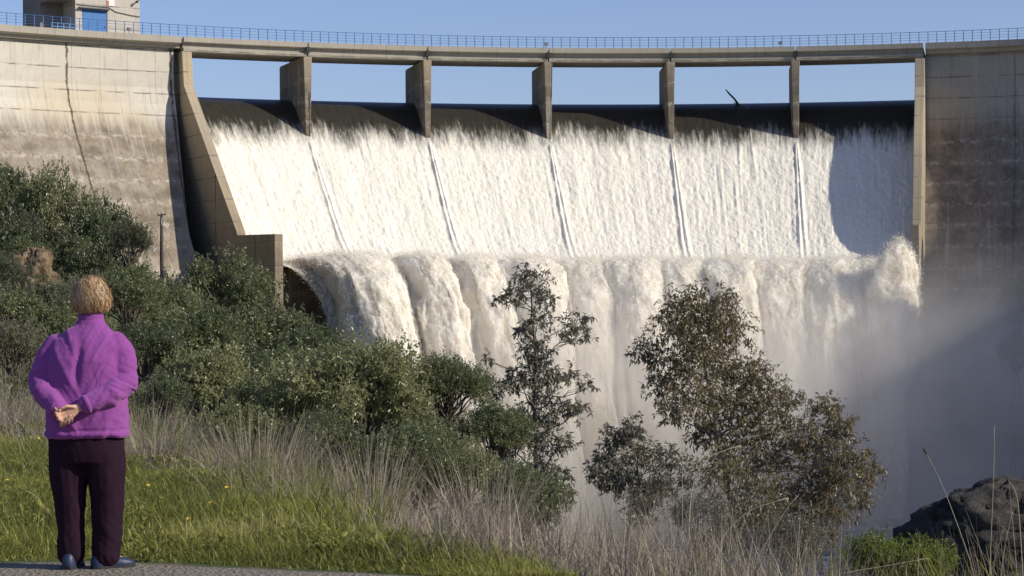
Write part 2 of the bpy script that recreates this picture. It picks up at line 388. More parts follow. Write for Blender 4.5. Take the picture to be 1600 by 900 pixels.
# piers
def pier(phi):
    hw_t, hw_b, L = 0.40, 0.20, 8.4
    zs = np.array([24.84, 21.5, 16.2]); V = []
    for z in zs:
        f = (24.84 - z) / (24.84 - 16.2); hwn = hw_t + (hw_b - hw_t) * f
        for r, hw in ((R0 + 0.02, hwn), (R0 + 2.2, hw_t), (R0 + L, hw_t), (R0 + L + 1.2, hw_t * 0.45)):
            for s in (-1, 1): V.append(pol(phi + s * hw / r, r, z))
    V = np.array(V); ring = [0, 2, 4, 6, 7, 5, 3, 1]; F_ = []
    for k in range(2):
        for i in range(8):
            a, b = ring[i], ring[(i + 1) % 8]; F_.append((k * 8 + a, k * 8 + b, k * 8 + 8 + b, k * 8 + 8 + a))
    # separate verts per face for clean uv
    vv, uv, ff = [], [], []
    for q in F_:
        P = V[list(q)]; d = np.linalg.norm(P[1, :2] - P[0, :2]); u0 = 7.3 * len(vv) + phi * 50
        ff.append(list(range(len(vv) * 4, len(vv) * 4 + 4))); vv.append(P); uv.append(np.array([(u0, P[0, 2]), (u0 + d, P[1, 2]), (u0 + d, P[2, 2]), (u0, P[3, 2])]))
    n0 = len(vv) * 4; P = V[ring]
    o = mesh_np('pier', np.concatenate(vv + [P, V[[r + 16 for r in ring]]]), [np.array(ff), np.array([list(range(n0, n0 + 8)), list(range(n0 + 15, n0 + 7, -1))])],
                M_PIER, None, False, np.concatenate(uv + [P[:, :2], P[:, :2]]))
    bm = bmesh.new(); bm.from_mesh(o.data); bmesh.ops.remove_doubles(bm, verts=bm.verts, dist=1e-5); bmesh.ops.recalc_face_normals(bm, faces=bm.faces); bm.to_mesh(o.data); bm.free()
    md = o.modifiers.new('bevel', 'BEVEL'); md.width = 0.04; md.segments = 2; md.limit_method = 'ANGLE'
    return to_dam(o)
for ph in PH_P: pier(ph)
# bridge deck: kerb slab, girder web set back, bottom flange standing proud
dprof = [(R0 + 7.2, DECK_B + 0.28), (R0 + 7.2, DECK_T), (R0 + 0.25, DECK_T), (R0 + 0.25, DECK_T + 0.16), (R0 - 0.12, DECK_T + 0.16), (R0 - 0.12, DECK_T - 0.30), (R0 + 0.30, DECK_T - 0.36),
         (R0 + 0.30, DECK_B + 0.36), (R0 + 0.02, DECK_B + 0.30), (R0 + 0.02, DECK_B + 0.02), (R0 + 0.8, DECK_B), (R0 + 0.95, DECK_B + 0.28)]
M_DECK = concrete('deck_concrete', (0.40, 0.365, 0.30), (0.13, 0.11, 0.085), -60, -50, white=0.3, jstr=0.0)
bounds = [PH_WL0 + 0.001] + PH_P + [PH_WR1 - 0.001]
for a, b in zip(bounds[:-1], bounds[1:]):
    prism('deck_span', dprof, a + 0.0006, b - 0.0006, M_DECK, 8)
# over the abutments: overhanging slab on the wall head
sprof = [(R0 + 8, 25.15), (R0 + 8, DECK_T), (R0 + 0.25, DECK_T), (R0 + 0.25, DECK_T + 0.16), (R0 - 0.12, DECK_T + 0.16), (R0 - 0.12, DECK_T - 0.42), (R0 + 0.35, DECK_T - 0.55), (R0 + 0.45, 25.15)]
prism('crest_slab', sprof, PH_L, PH_WL0 - 0.0006, M_DECK, 40)
prism('crest_slab', sprof, PH_WR1 + 0.0006, PH_R, M_DECK, 24)
# little dark drain brackets above every pier
M_DARK = simple('dark_drain', (0.03, 0.028, 0.025), 0.7)
for ph in PH_P:
    mb = MB(); mb.box(pol(ph, R0 - 0.02, DECK_T - 0.55), (0.30, 0.34, 0.55), -ph); to_dam(mb.build('drain_bracket', M_DARK))
# spillway body under the water
K_CH = 1.0; S_K = (K_CH / (0.135 * 1.92)) ** (1 / 0.92); Z_K = 21.35 - 0.135 * S_K ** 1.92
def ogee_z(s):     # s = metres downstream of the crest line (r = 106 - s)
    s = np.asarray(s, float)
    z = 21.35 - 0.135 * np.clip(s, 0, S_K) ** 1.92 - K_CH * np.clip(s - S_K, 0, None)
    return np.where(s < 0, 21.35 - 0.01 * s * s, z)
S_TOE = 14.4; LB = 8.2; RISE = 0.10
def chute(s):      # returns r, z along the flow, flip bucket included
    s = np.asarray(s, float); ds = np.clip(s - S_TOE, 0, None)
    zb = float(ogee_z(S_TOE)) - K_CH * ds + (K_CH + RISE) * np.minimum(ds, LB) ** 2 / (2 * LB)
    return 106 - s, np.where(s > S_TOE, zb, ogee_z(s))
S_LIP = S_TOE + LB
ss = np.concatenate([np.linspace(-1, S_TOE, 30), np.linspace(S_TOE + 0.5, S_LIP, 14)])
rr, zc = chute(ss)
sp = list(zip(rr, zc - 0.55)); sp = [(107.0, -22)] + sp + [(106 - S_LIP + 0.1, zc[-1] - 3.0), (106 - S_LIP + 4, -22)]
spill = prism('spillway', sp, PH_WL1 + 0.0002, PH_WR0 - 0.0002, M_CONC_R, 40)
# reservoir level behind
m = Mat('reservoir_water'); m.set(Base_Color=(0.06, 0.06, 0.05), Roughness=0.12, Normal=m.bump(m.noise(m.pos(), 0.8, 4.0), 0.4, 0.2))
ph = np.linspace(rad(-70), rad(60), 60)
vv = np.concatenate([pol(ph, 107.2, 21.33), pol(ph, 500, 21.33)]); i = np.arange(59)
tag(mesh_np('reservoir_water', vv, np.stack([i, i + 1, i + 61, i + 60], -1), m.m, None, True), kind='structure')
print('chute lip z', zc[-1], 'toe', float(ogee_z(S_TOE)), 'min', zc.min())
# ------------------------------------------------------------------ water down the chute
NU, NS = 1150, 300
ph = np.linspace(PH_WL1 + 0.0006, PH_WR0 - 0.0006, NU)[:, None]
s = np.concatenate([np.linspace(-1.0, 4, 50), np.linspace(4.05, S_LIP, NS - 50)])[None, :]
PHI, S = np.broadcast_arrays(ph, s)
U = PHI * 95.0
r, z = chute(S)
grow = smooth(3.0, 9.0, S)
lump = fbm(U * 3.0, S * 2.6, seed=51, oct=4, gain=0.65) - 0.5
broad = fbm(U * 0.55, S * 0.30, seed=53, oct=3) - 0.5
streak = fbm(U * 3.0, S * 0.16, seed=55, oct=3) - 0.5
dn = grow * (0.15 * lump + 0.20 * broad + 0.04 * streak) + 0.06 * streak * smooth(0.5, 3, S)
# wakes behind the piers: two ridges with a slot between, opening downstream
for pp in PH_P:
    du = (PHI - pp) * 95.0; sd = np.clip(S - 5.9, 0, None)
    du = du - 0.02 * sd
    w = 0.05 + 0.022 * sd
    ridge = np.exp(-((np.abs(du) - w * 0.9) / (0.10 + 0.008 * sd)) ** 2); slot = np.exp(-(du / (w * 0.8)) ** 2)
    fade = smooth(0.0, 1.5, sd) * smooth(17, 9, sd)
    dn = dn + fade * (0.18 * ridge * (0.5 + vnoise(S * 0.9, du * 2, 0, 57)) - 0.03 * slot)
# driftwood snag parts the flow in the fifth bay
ph_s = phi_at(1160, 105.0)
du = (PHI - ph_s) * 97.0; sd = np.clip(S - 1.0, 0, None)
dn = dn + smooth(0, 1.5, sd) * smooth(13, 6, sd) * 0.07 * np.exp(-((np.abs(du - 0.02 * sd) - 0.3 - 0.05 * sd) / 0.14) ** 2)
# normal in (r,z): slope
dz = np.gradient(z, axis=1) / np.gradient(S, axis=1)
nr, nz = -dz * -1, np.ones_like(dz); ln = np.sqrt(nr ** 2 + nz ** 2); 
r = r + (dz / ln) * dn      # outward normal = (-( -dz)..): r decreases downstream
z = z + dn / ln
V = pol(PHI, r, z)
m = Mat('spillway_water'); uv = m.uv(); U_, V_, _ = m.sep(uv)
st1 = m.noise(m.vscale(uv, 2.6, 0.42), 1.0, 6.0, 0.75, 0.3); st2 = m.noise(m.vscale(uv, 0.22, 0.05), 1.0, 3.0)
st3 = m.noise(m.vscale(uv, 5.0, 1.2), 1.0, 5.0, 0.75)
v2 = m.math('ADD', V_, m.math('ADD', m.math('MULTIPLY', m.math('SUBTRACT', st1, 0.5), 4.6), m.math('MULTIPLY', m.math('SUBTRACT', st2, 0.5), 4.5)))
v2 = m.math('ADD', v2, m.math('MULTIPLY', m.math('SUBTRACT', st3, 0.5), 2.6))
foam = m.ramp(v2, 4.6, 7.6)
cream = m.mix(m.noise(m.vscale(uv, 0.35, 0.10), 1.0, 4.0), (0.80, 0.75, 0.62), (0.86, 0.825, 0.74))
cell = m.noise(m.vscale(uv, 3.2, 2.4), 1.0, 5.0, 0.7)
cream = m.mix(m.ramp(cell, 0.30, 0.55), m.mix(0.30, cream, (0.56, 0.49, 0.37)), cream)
c = m.mix(foam, m.mix(st3, (0.018, 0.018, 0.016), (0.055, 0.050, 0.040)), cream)
bmp = m.math('ADD', m.math('MULTIPLY', cell, 1.0), m.math('MULTIPLY', m.noise(m.vscale(uv, 9.0, 6.0), 1.0, 3.0), 0.4))
m.set(Base_Color=c, Roughness=m.math('ADD', 0.30, m.math('MULTIPLY', foam, 0.5)), Normal=m.bump(bmp, m.math('ADD', 0.10, m.math('MULTIPLY', foam, 0.26)), 0.12))
m.bsdf.inputs['Specular IOR Level'].default_value = 0.3
m.put(m.bsdf.inputs['Subsurface Weight'], m.math('MULTIPLY', foam, 0.5)); m.bsdf.inputs['Subsurface Radius'].default_value = (1.0, 0.95, 0.85); m.bsdf.inputs['Subsurface Scale'].default_value = 0.15
o = mesh_np('spillway_water', V.reshape(-1, 3), grid_faces(NU, NS), m.m, None, True, np.stack([U, S], -1).reshape(-1, 2))
tag(o, kind='structure')
# ------------------------------------------------------------------ jets thrown off the bucket lip
NU, NT = 1100, 320
r_lip, z_lip = [float(a) for a in chute(S_LIP)]
ph = np.linspace(PH_WL1 + 0.0006, PH_WR0 - 0.0006, NU)[:, None]
t = (np.linspace(0, 1, NT) ** 1.25 * 2.55)[None, :]
PHI, T = np.broadcast_arrays(ph, t)
U = PHI * 83.0
# lobes: edges given as photo pixels along the lip
edges = [phi_at(p, r_lip) for p in (430, 590, 680, 768, 856, 935, 1028, 1096, 1180, 1262, 1345, 1450)]
amp = [1.0, 1.0, 0.8, 0.75, 0.4, 0.55, 0.35, 0.5, 0.25, 0.3, 0.3]
wob = (fbm(U * 0.5, T * 1.2, seed=61) - 0.5) * 0.022 * smooth(0.1, 1.0, T) + (fbm(U * 2.5, T * 3.0, seed=62) - 0.5) * 0.012 * smooth(0.05, 0.6, T)
PW = PHI + wob
lobe = np.zeros_like(PW); av = np.zeros_like(PW)
for a, b, k in zip(edges[:-1], edges[1:], amp):
    x = (PW - (a + b) / 2) / ((b - a) / 2); ins = np.abs(x) < 1
    lobe = np.where(ins, np.clip(1 - np.abs(x) ** 2.4, 0, 1) ** 0.62, lobe); av = np.where(ins, k, av)
sm = smooth(0.02, 0.16, T); A = 7.5 * T + 4.2 * T * T
L = lobe * av
big = fbm(U * 0.8, A * 0.26, seed=63, oct=4, gain=0.55) - 0.5
fine = fbm(U * 2.2, A * 0.9, seed=64, oct=4, gain=0.62) - 0.5
vr = 7.2 + 1.7 * np.minimum(L, 1.2) * sm + 1.1 * (fbm(U * 0.22, A * 0.05, seed=69, oct=3) - 0.5) + 0.7 * big
vz = 1.0 + 2.6 * L * sm
# the jet against the right wall is thrown up high
r = r_lip - vr * T - (0.95 * L * sm) * 0.6
zj = z_lip + vz * T - 4.9 * T * T
rough_ = smooth(0.03, 0.5, T)
grain = fbm(U * 5.5, A * 2.4, seed=68, oct=3, gain=0.7) - 0.5
d = rough_ * (0.50 * big + 0.28 * fine + 0.34 * grain)
r = r - d * 0.85; zj = zj + d * 0.6
# side spread of lumps
PHJ = PHI + 0.040 * smooth(0.0, 1.0, T) ** 0.8 * np.exp(-(PHI - ph[0, 0]) / 0.06) + rough_ * (fbm(U * 1.3, T * 3.0, seed=66) - 0.5) * 0.018
# outer flank of the left jet slumps along the end wall
V = pol(PHJ, r, np.maximum(zj, RIVZ - 1))
U0 = float(U.min()); m = Mat('falling_water'); p = m.pos(); uv = m.uv()
f1 = m.noise(p, 0.9, 6.0, 0.72); f2 = m.noise(m.vscale(uv, 1.2, 0.8), 1.0, 5.0, 0.65); f3 = m.noise(p, 4.0, 5.0, 0.75)
c = m.mix(m.ramp(f2, 0.35, 0.65), (0.80, 0.73, 0.60), (0.92, 0.88, 0.79)); c = m.mix(m.ramp(f1, 0.36, 0.62), m.mix(0.35, c, (0.66, 0.57, 0.43)), c)
silt_shade = m.math('MULTIPLY', m.ramp(m.sep(uv)[1], 8.0, 0.6), m.ramp(m.noise(m.vscale(uv, 0.55, 0.16), 1.0, 5.0, 0.7), 0.46, 0.66))
edge_silt_shade = m.math('MULTIPLY', m.ramp(m.sep(uv)[0], U0 + 5.5, U0 + 0.3), m.ramp(f1, 0.25, 0.55))
c = m.mix(m.math('MULTIPLY', silt_shade, 0.5), c, (0.62, 0.52, 0.36)); c = m.mix(m.math('MULTIPLY', edge_silt_shade, 0.8), c, (0.40, 0.31, 0.19))  # sandy silt and the shade of the flanks are both mixed into the colour
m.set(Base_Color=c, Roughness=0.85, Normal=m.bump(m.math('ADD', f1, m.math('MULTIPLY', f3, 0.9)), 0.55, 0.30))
m.bsdf.inputs['Specular IOR Level'].default_value = 0.15
m.bsdf.inputs['Subsurface Weight'].default_value = 1.0; m.bsdf.inputs['Subsurface Radius'].default_value = (1.0, 0.95, 0.85); m.bsdf.inputs['Subsurface Scale'].default_value = 1.3
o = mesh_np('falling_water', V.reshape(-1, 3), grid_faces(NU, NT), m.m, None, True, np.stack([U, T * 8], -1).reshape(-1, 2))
tag(o, kind='structure')
# torn drops thrown clear of the sheets: many small ragged flakes
def flakes(P, size, seed):
    g = np.random.default_rng(seed); n = len(P)
    d1 = g.normal(size=(n, 3)); d1 /= np.linalg.norm(d1, axis=1, keepdims=True)
    d2 = np.cross(d1, g.normal(size=(n, 3))); d2 /= np.linalg.norm(d2, axis=1, keepdims=True); d3 = np.cross(d1, d2)
    q = [P + d1 * size[:, None], P - d1 * size[:, None] * 0.6 + d2 * size[:, None] * 0.8, P - d1 * size[:, None] * 0.5 - d2 * size[:, None] * 0.7, P + d3 * size[:, None] * 0.8]
    V_ = np.stack(q, 1).reshape(-1, 3); i = np.arange(n)[:, None] * 4
    return V_, np.concatenate([i + np.array([[0, 1, 2]]), i + np.array([[0, 3, 1]]), i + np.array([[0, 2, 3]]), i + np.array([[1, 3, 2]])])
g = np.random.default_rng(77)
nf = 170000
iu = g.integers(0, NU, nf); it = np.minimum((g.random(nf) ** 0.8 * NT * 0.86).astype(int), NT - 1)
P = V[iu, it] + g.normal(size=(nf, 3)) * 0.10 + np.stack([g.normal(size=nf) * 0.1, -np.abs(g.normal(size=nf)) ** 1.5 * (0.12 + 0.40 * it / NT), np.abs(g.normal(size=nf)) * 0.18], -1)
# the tall spout thrown up against the wall
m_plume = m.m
PC = W(1395, 480, 178.5); npt, nang = 150, 110
tt = np.linspace(0, 1, npt)[:, None]; aa = np.linspace(0, 2 * math.pi, nang)[None, :]
ztop, zbot = W(1400, 378, 180.5)[2], -7.0
zc_ = ztop + (zbot - ztop) * tt + 0 * aa
prof_ = np.interp(tt, [0, 0.03, 0.10, 0.25, 0.5, 0.8, 1.0], [0.02, 0.75, 1.45, 2.05, 2.25, 1.9, 1.2])
cxx = np.interp(tt, [0, 0.3, 0.6, 1.0], [0.55, 0.0, -0.1, -0.7])
dsp = (fbm(np.cos(aa) * 1.5 + 5 + 0 * tt, np.sin(aa) * 1.5 + 7 + 0 * tt, zc_ * 0.55, seed=91, oct=5, gain=0.62) - 0.5)
rad_ = prof_ * (1 + 1.0 * dsp)
VP = np.stack([PC[0] + cxx + rad_ * np.cos(aa), PC[1] + rad_ * np.sin(aa) * 0.9, zc_ + 1.2 * dsp], -1)
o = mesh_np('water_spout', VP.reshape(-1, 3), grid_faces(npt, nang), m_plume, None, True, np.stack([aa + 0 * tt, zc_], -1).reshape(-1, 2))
tag(o, kind='structure')
ns_ = 26000; k1 = np.minimum((g.random(ns_) ** 1.15 * npt).astype(int), npt - 1); k2 = g.integers(0, nang, ns_)
P2 = VP[k1, k2] + g.normal(size=(ns_, 3)) * np.array([0.22, 0.22, 0.30])
PP = np.concatenate([P, P2]); VF, FF = flakes(PP, np.concatenate([g.uniform(0.015, 0.055, nf), g.uniform(0.02, 0.07, ns_)]), 5)
ms = Mat('spray_white'); ms.set(Base_Color=(0.92, 0.89, 0.82), Roughness=0.9)
ms.bsdf.inputs['Specular IOR Level'].default_value = 0.1
tr_ = ms.n('ShaderNodeBsdfTranslucent'); tr_.inputs['Color'].default_value = (0.96, 0.94, 0.88, 1); mx_ = ms.n('ShaderNodeMixShader'); mx_.inputs[0].default_value = 0.65
ms.nt.links.new(ms.bsdf.outputs[0], mx_.inputs[1]); ms.nt.links.new(tr_.outputs[0], mx_.inputs[2]); ms.nt.links.new(mx_.outputs[0], ms.out.inputs['Surface'])
o = mesh_np('spray', VF, FF, ms.m); tag(o, kind='stuff')
# ------------------------------------------------------------------ mist over the plunge pool
def mist(name, lo, hi, dens, colr, sc_=0.09, zf=(0.0, 1.0), thr=(0.35, 0.7)):
    lo, hi = np.array(lo, float), np.array(hi, float); c = (lo + hi) / 2; h = (hi - lo) / 2
    mb = MB(); mb.box((0, 0, 0), hi - lo)
    m = Mat(name + '_volume'); m.nt.nodes.remove(m.bsdf)
    p = m.obj(); q = m.vscale(p, 1 / h[0], 1 / h[1], 1 / h[2]); x, y, z = m.sep(q)
    nz = m.noise(p, sc_, 4.0, 0.55)
    fx = m.ramp(m.math('ABSOLUTE', x), 1.0, 0.45); fy = m.ramp(m.math('ABSOLUTE', y), 1.0, 0.5)
    zz = m.math('ADD', z, m.math('MULTIPLY', m.math('SUBTRACT', nz, 0.5), 1.3))
    fz = m.math('POWER', m.ramp(zz, zf[1], zf[0]), 1.6)
    edge = m.ramp(z, 1.0, 0.8)
    d = m.math('MULTIPLY', m.math('MULTIPLY', fx, fy), m.math('MULTIPLY', m.math('MULTIPLY', fz, edge), m.ramp(nz, thr[0], thr[1])))
    d = m.math('MULTIPLY', d, dens)
    v = m.n('ShaderNodeVolumePrincipled'); v.inputs['Color'].default_value = colr + (1,); m.put(v.inputs['Density'], d)
    v.inputs['Anisotropy'].default_value = 0.2
    m.put(m.out.inputs['Volume'], v)
    o = mb.build(name, m.m); o.location = c
    return tag(o, kind='stuff')
mist('mist', (-12, 140, RIVZ - 0.5), (66, 187, 13), 0.165, (1.0, 0.96, 0.895), 0.085, (-0.55, 0.80), (0.34, 0.62))
# ------------------------------------------------------------------ blue railing along the crest, one section per bay
M_BLUE = simple('blue_rail_paint', (0.035, 0.12, 0.33), 0.45, 0.3, 3.0)
names = ['over the pale left abutment wall', 'above the first bay next to the left training wall', 'above the second bay from the left', 'above the third bay from the left',
         'above the fourth bay from the left', 'above the fifth bay where the driftwood snag lies', 'above the shaded last bay', 'over the dark right abutment wall']
bb = [PH_L] + bounds[:1] + PH_P + bounds[-1:] + [PH_R]
STEP = 0.0083; RR = R0 + 0.06; ZB = DECK_T + 0.155
post0 = None
for k, (a, b) in enumerate(zip(bb[:-1], bb[1:])):
    if k == 0: a = phi_at(-330)
    if k == 7: b = phi_at(1800)
    org = pol((a + b) / 2, RR, ZB); root = empty('railing_section', org)
    tag(root, 'blue railing section ' + names[k], 'railing', 'blue railing sections along the dam crest')
    n = max(2, int(round((b - a) / STEP))); phs = np.linspace(a, b, n + 1)[: -1] + (b - a) / n / 2
    pr = np.linspace(a, b, 24)
    for zr, rr_ in ((1.04, 0.026), (0.78, 0.014), (0.52, 0.014), (0.28, 0.014)):
        mb = MB(); mb.tube(pol(pr, RR, ZB + zr) - org, rr_, 5); mb.build('rail', M_BLUE, root)
    for p_ in phs:
        if post0 is None:
            mb = MB(); mb.box((0, 0, 0.53), (0.055, 0.055, 1.06)); mb.box((0, 0, 0.01), (0.13, 0.13, 0.02)); post0 = mb.build('post', M_BLUE, root); o = post0
        else: o = post0.copy(); COL.objects.link(o); o.parent = root
        o.location = Vector(pol(p_, RR, ZB) - org); o.rotation_euler = (0, 0, -p_)
# small floodlights clipped to the kerb
M_LAMP = simple('lamp_grey', (0.12, 0.12, 0.12), 0.5); M_GLS = simple('lamp_glass', (0.35, 0.37, 0.38), 0.2)
def floodlight(px, label):
    p_ = phi_at(px); root = empty('floodlight', pol(p_, R0 - 0.02, DECK_T + 0.16), -p_); tag(root, label, 'floodlight', 'floodlights on the crest kerb')
    mb = MB(); mb.box((0, 0, 0.12), (0.05, 0.05, 0.24)); mb.box((0, 0, 0.25), (0.34, 0.03, 0.03)); mb.build('bracket', M_LAMP, root)
    mb = MB(); mb.hexa([(-.16,-.18,.22),(.16,-.18,.22),(.16,.10,.30),(-.16,.10,.30),(-.16,-.24,.42),(.16,-.24,.42),(.16,.08,.50),(-.16,.08,.50)]); mb.build('lamp_head', M_LAMP, root)
    mb = MB(); mb.hexa([(-.13,-.215,.245),(.13,-.215,.245),(.13,-.19,.245),(-.13,-.19,.245),(-.13,-.262,.40),(.13,-.262,.40),(.13,-.23,.40),(-.13,-.23,.40)]); mb.build('lens', M_GLS, root)
floodlight(205, 'small dark floodlight on the kerb in front of the tower')
floodlight(857, 'small dark floodlight on the kerb above the third pier')
floodlight(1222, 'small dark floodlight on the kerb beside the rightmost pier')

# ------------------------------------------------------------------ gate tower on the crest
M_TOW = concrete('tower_concrete', (0.50, 0.46, 0.39), (0.2, 0.17, 0.13), -90, -80, white=0.3)
M_TOWD = simple('tower_shade_plaster', (0.22, 0.20, 0.18), 0.9, 0.3, 1.5)  # the recess's shade is put into this darker tone
M_DOOR = Mat('blue_sheet_door'); p = M_DOOR.obj(); X_, Y_, Z_ = M_DOOR.sep(p)
ridg = M_DOOR.math('PINGPONG', M_DOOR.math('MULTIPLY', X_, 8.0), 0.5)
M_DOOR.set(Base_Color=M_DOOR.mix(M_DOOR.noise(p, 2.0, 5.0), (0.03, 0.13, 0.36), (0.05, 0.19, 0.46)), Roughness=0.5, Normal=M_DOOR.bump(ridg, 0.6, 0.03)); M_DOOR = M_DOOR.m
p_t = phi_at(154, R0 + 3.4); TB = pol(p_t, R0 + 3.4, DECK_T)
tw = empty('gate_tower', TB, -p_t + rad(4)); tag(tw, 'square concrete gate tower with blue door standing on the left of the crest', 'tower')
s17 = F / TB[1]
def tx_(px): return (px - 154) / s17
XL, XN, XR = tx_(80), tx_(119), tx_(228)
H = 11.0; DP = 6.5
def uvbox(v): return np.stack([v[:, 0] + v[:, 1] * 0.7, v[:, 2]], -1)
mb = MB()
d0, d1 = tx_(130), tx_(173); dh = 2.55; 
mb.box(((XN + d0) / 2, DP / 2, H / 2), (d0 - XN, DP, H)); mb.box(((d1 + XR) / 2, DP / 2, H / 2), (XR - d1, DP, H))
mb.box(((d0 + d1) / 2, DP / 2, (H + dh) / 2), (d1 - d0, DP, H - dh)); mb.box(((d0 + d1) / 2, DP / 2 + 0.6, dh / 2), (d1 - d0, DP - 1.2, dh))
mb.build('wall', M_TOW, tw, uvf=uvbox)
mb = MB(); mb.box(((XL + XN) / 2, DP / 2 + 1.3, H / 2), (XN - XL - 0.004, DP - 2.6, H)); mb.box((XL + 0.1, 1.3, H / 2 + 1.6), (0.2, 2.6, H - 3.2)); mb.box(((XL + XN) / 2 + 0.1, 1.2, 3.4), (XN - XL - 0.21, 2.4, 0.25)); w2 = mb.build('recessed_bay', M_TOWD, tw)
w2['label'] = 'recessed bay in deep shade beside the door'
mb = MB(); mb.box(((d0 + d1) / 2, 0.10, dh / 2), (d1 - d0 - 0.02, 0.08, dh - 0.02)); dr = mb.build('door', M_DOOR, tw)
mb = MB(); mb.box((d1 - 0.25, 0.03, 1.1), (0.04, 0.06, 0.22)); mb.build('handle', M_LAMP, dr)
mb = MB(); mb.box(((d0 + d1) / 2 - 0.1, -0.2, dh + 0.10), (d1 - d0 + 0.5, 0.4, 0.10)); mb.build('door_canopy', M_LAMP, tw)
mb = MB(); mb.tube([(d0 - .5, -.03, dh + .35), (d1 + .1, -.03, dh + .3), (d1 + .8, -.03, dh - .05), (XR - .9, -.03, dh - .25), (XR, -.03, dh - .32)], 0.05, 5); mb.build('cable', M_LAMP, tw)
M_SIGN = simple('sign_white', (0.75, 0.74, 0.72), 0.5, 0.05); M_RED = simple('sign_red', (0.55, 0.08, 0.03), 0.5, 0.1)
mb = MB(); mb.box((tx_(178), -0.03, dh + 1.05), (0.75, 0.05, 1.15)); sg = mb.build('sign', M_SIGN, tw)
mb = MB(); mb.box((tx_(173.5), -0.06, dh + 0.72), (0.20, 0.012, 0.42)); mb.box((tx_(181), -0.06, dh + 1.3), (0.4, 0.012, 0.12)); mb.build('sign_mark', M_RED, sg)
mb = MB(); mb.box(((XL + XR) / 2, DP / 2, H + 0.15), (XR - XL + 0.6, DP + 0.6, 0.3)); mb.build('roof', M_TOW, tw, uvf=uvbox)
mb = MB(); mb.tube([(XR + 0.02, -.1, dh + 1.3), (XR - 0.35, -.35, dh + 1.05)], 0.06, 6); mb.tube([(XR - 0.35, -.35, dh + 1.05), (XR - 0.5, -.5, dh + 0.95)], [0.1, 0.13], 6); mb.build('wall_lamp', M_LAMP, tw)
mb = MB()
for z_ in (0.45, 0.8, 1.12): mb.box(((XL + XN) / 2, 0.02, z_), (XN - XL, 0.05, 0.06))
for x_ in np.linspace(XL, XN, 5): mb.box((x_, 0.02, 0.56), (0.07, 0.06, 1.12))
mb.build('balcony_railing', simple('pale_blue_paint', (0.10, 0.25, 0.48), 0.5), tw)

# ------------------------------------------------------------------ utility pole by the abutment
M_WOOD = simple('weathered_pole_wood', (0.060, 0.048, 0.038), 0.9, 0.4, 4.0, 0.01)
PB = W(254, 452, 150.0); PT = W(252.5, 336, 150.0)
po = empty('utility_pole', PB); tag(po, 'dark wooden utility pole standing against the pale abutment wall', 'pole')
hgt = PT[2] - PB[2]
mb = MB(); mb.tube([(0, 0, -2.5), (0, 0, 0), (-0.05, 0, hgt * 0.5), (PT[0] - PB[0], 0, hgt)], [0.17, 0.16, 0.13, 0.10], 8); mb.build('post', M_WOOD, po, True)
mb = MB(); mb.tube([(PT[0]-PB[0]-.28, 0, hgt - .02), (PT[0]-PB[0]+.3, -.05, hgt + .03)], 0.045, 5); mb.build('crossarm', M_WOOD, po)
for dx in (-.24, .0, .26):
    mb = MB(); mb.tube([(PT[0]-PB[0]+dx, 0, hgt), (PT[0]-PB[0]+dx, 0, hgt + .1), (PT[0]-PB[0]+dx, 0, hgt + .2)], [0.03, 0.07, 0.04], 6); mb.build('insulator', M_LAMP, po)
mb = MB(); mb.box((0.17, -0.05, 1.1), (0.22, 0.22, 0.5)); mb.build('junction_box', M_LAMP, po)
mb = MB(); mb.tube([(PT[0]-PB[0]+.03, -.02, hgt - .15), (PT[0]-PB[0]-.04, -.08, hgt - .5), (PT[0]-PB[0]+.03, -.12, hgt - .8)], [.08, .11, .07], 6); mb.build('transformer', M_LAMP, po)

# ------------------------------------------------------------------ driftwood snag caught on the sill
ps = 203 + 4.5
pts = [W(1134, 140, ps), W(1140, 147, ps), W(1148, 155, ps), W(1153, 163, ps), W(1158, 174, ps - 1.2), W(1162, 190, ps - 2.4)]
mb = MB(); mb.tube(pts, [0.05, 0.09, 0.10, 0.14, 0.16, 0.12], 7)
mb.tube([pts[3], W(1149, 162, ps - .1), W(1146, 160, ps - .2)], [0.09, 0.06, 0.02], 5); mb.tube([pts[0], W(1136, 141.5, ps), W(1133, 141, ps)], [.05, .04, .02], 5)
o = mb.build('driftwood_branch', simple('wet_bark', (0.018, 0.015, 0.013), 0.6), None, True); tag(o, 'dark driftwood branch snagged upright on the sill of the fifth bay', 'driftwood')
# ------------------------------------------------------------------ foliage
def leaf_mat(name, a, b, trans=0.35, rough=0.45, spec=0.35, vary=False, dry=None):
    m = Mat(name); f = m.attr('shade')
    rnd = m.n('ShaderNodeObjectInfo').outputs['Random']
    c = m.mix(f, a, b)
    if vary: c = m.mix(m.ramp(rnd, 0.0, 0.5), m.mix(0.45, c, tuple(v * 0.35 for v in b)), m.mix(m.math('MULTIPLY', m.ramp(rnd, 0.45, 1.0), 0.45), c, (b[0] * 1.7, b[1] * 1.45, b[2] * 1.5)))
    if dry: c = m.mix(m.ramp(f, 0.90, 1.0), c, dry)
    m.set(Base_Color=c, Roughness=rough); m.bsdf.inputs['Specular IOR Level'].default_value = spec
    t = m.n('ShaderNodeBsdfTranslucent'); m.put(t.inputs['Color'], m.mix(0.5, c, tuple(min(1, v * 1.5) for v in b)))
    mx = m.n('ShaderNodeMixShader'); mx.inputs[0].default_value = trans
    m.nt.links.new(m.bsdf.outputs[0], mx.inputs[1]); m.nt.links.new(t.outputs[0], mx.inputs[2]); m.nt.links.new(mx.outputs[0], m.out.inputs['Surface'])
    return m.m
ML_OAK = leaf_mat('oak_leaf', (0.046, 0.064, 0.028), (0.19, 0.215, 0.105), 0.35, 0.35, 0.6, vary=True)
ML_OLIVE = leaf_mat('wild_olive_leaf', (0.055, 0.066, 0.036), (0.20, 0.205, 0.125), vary=True)
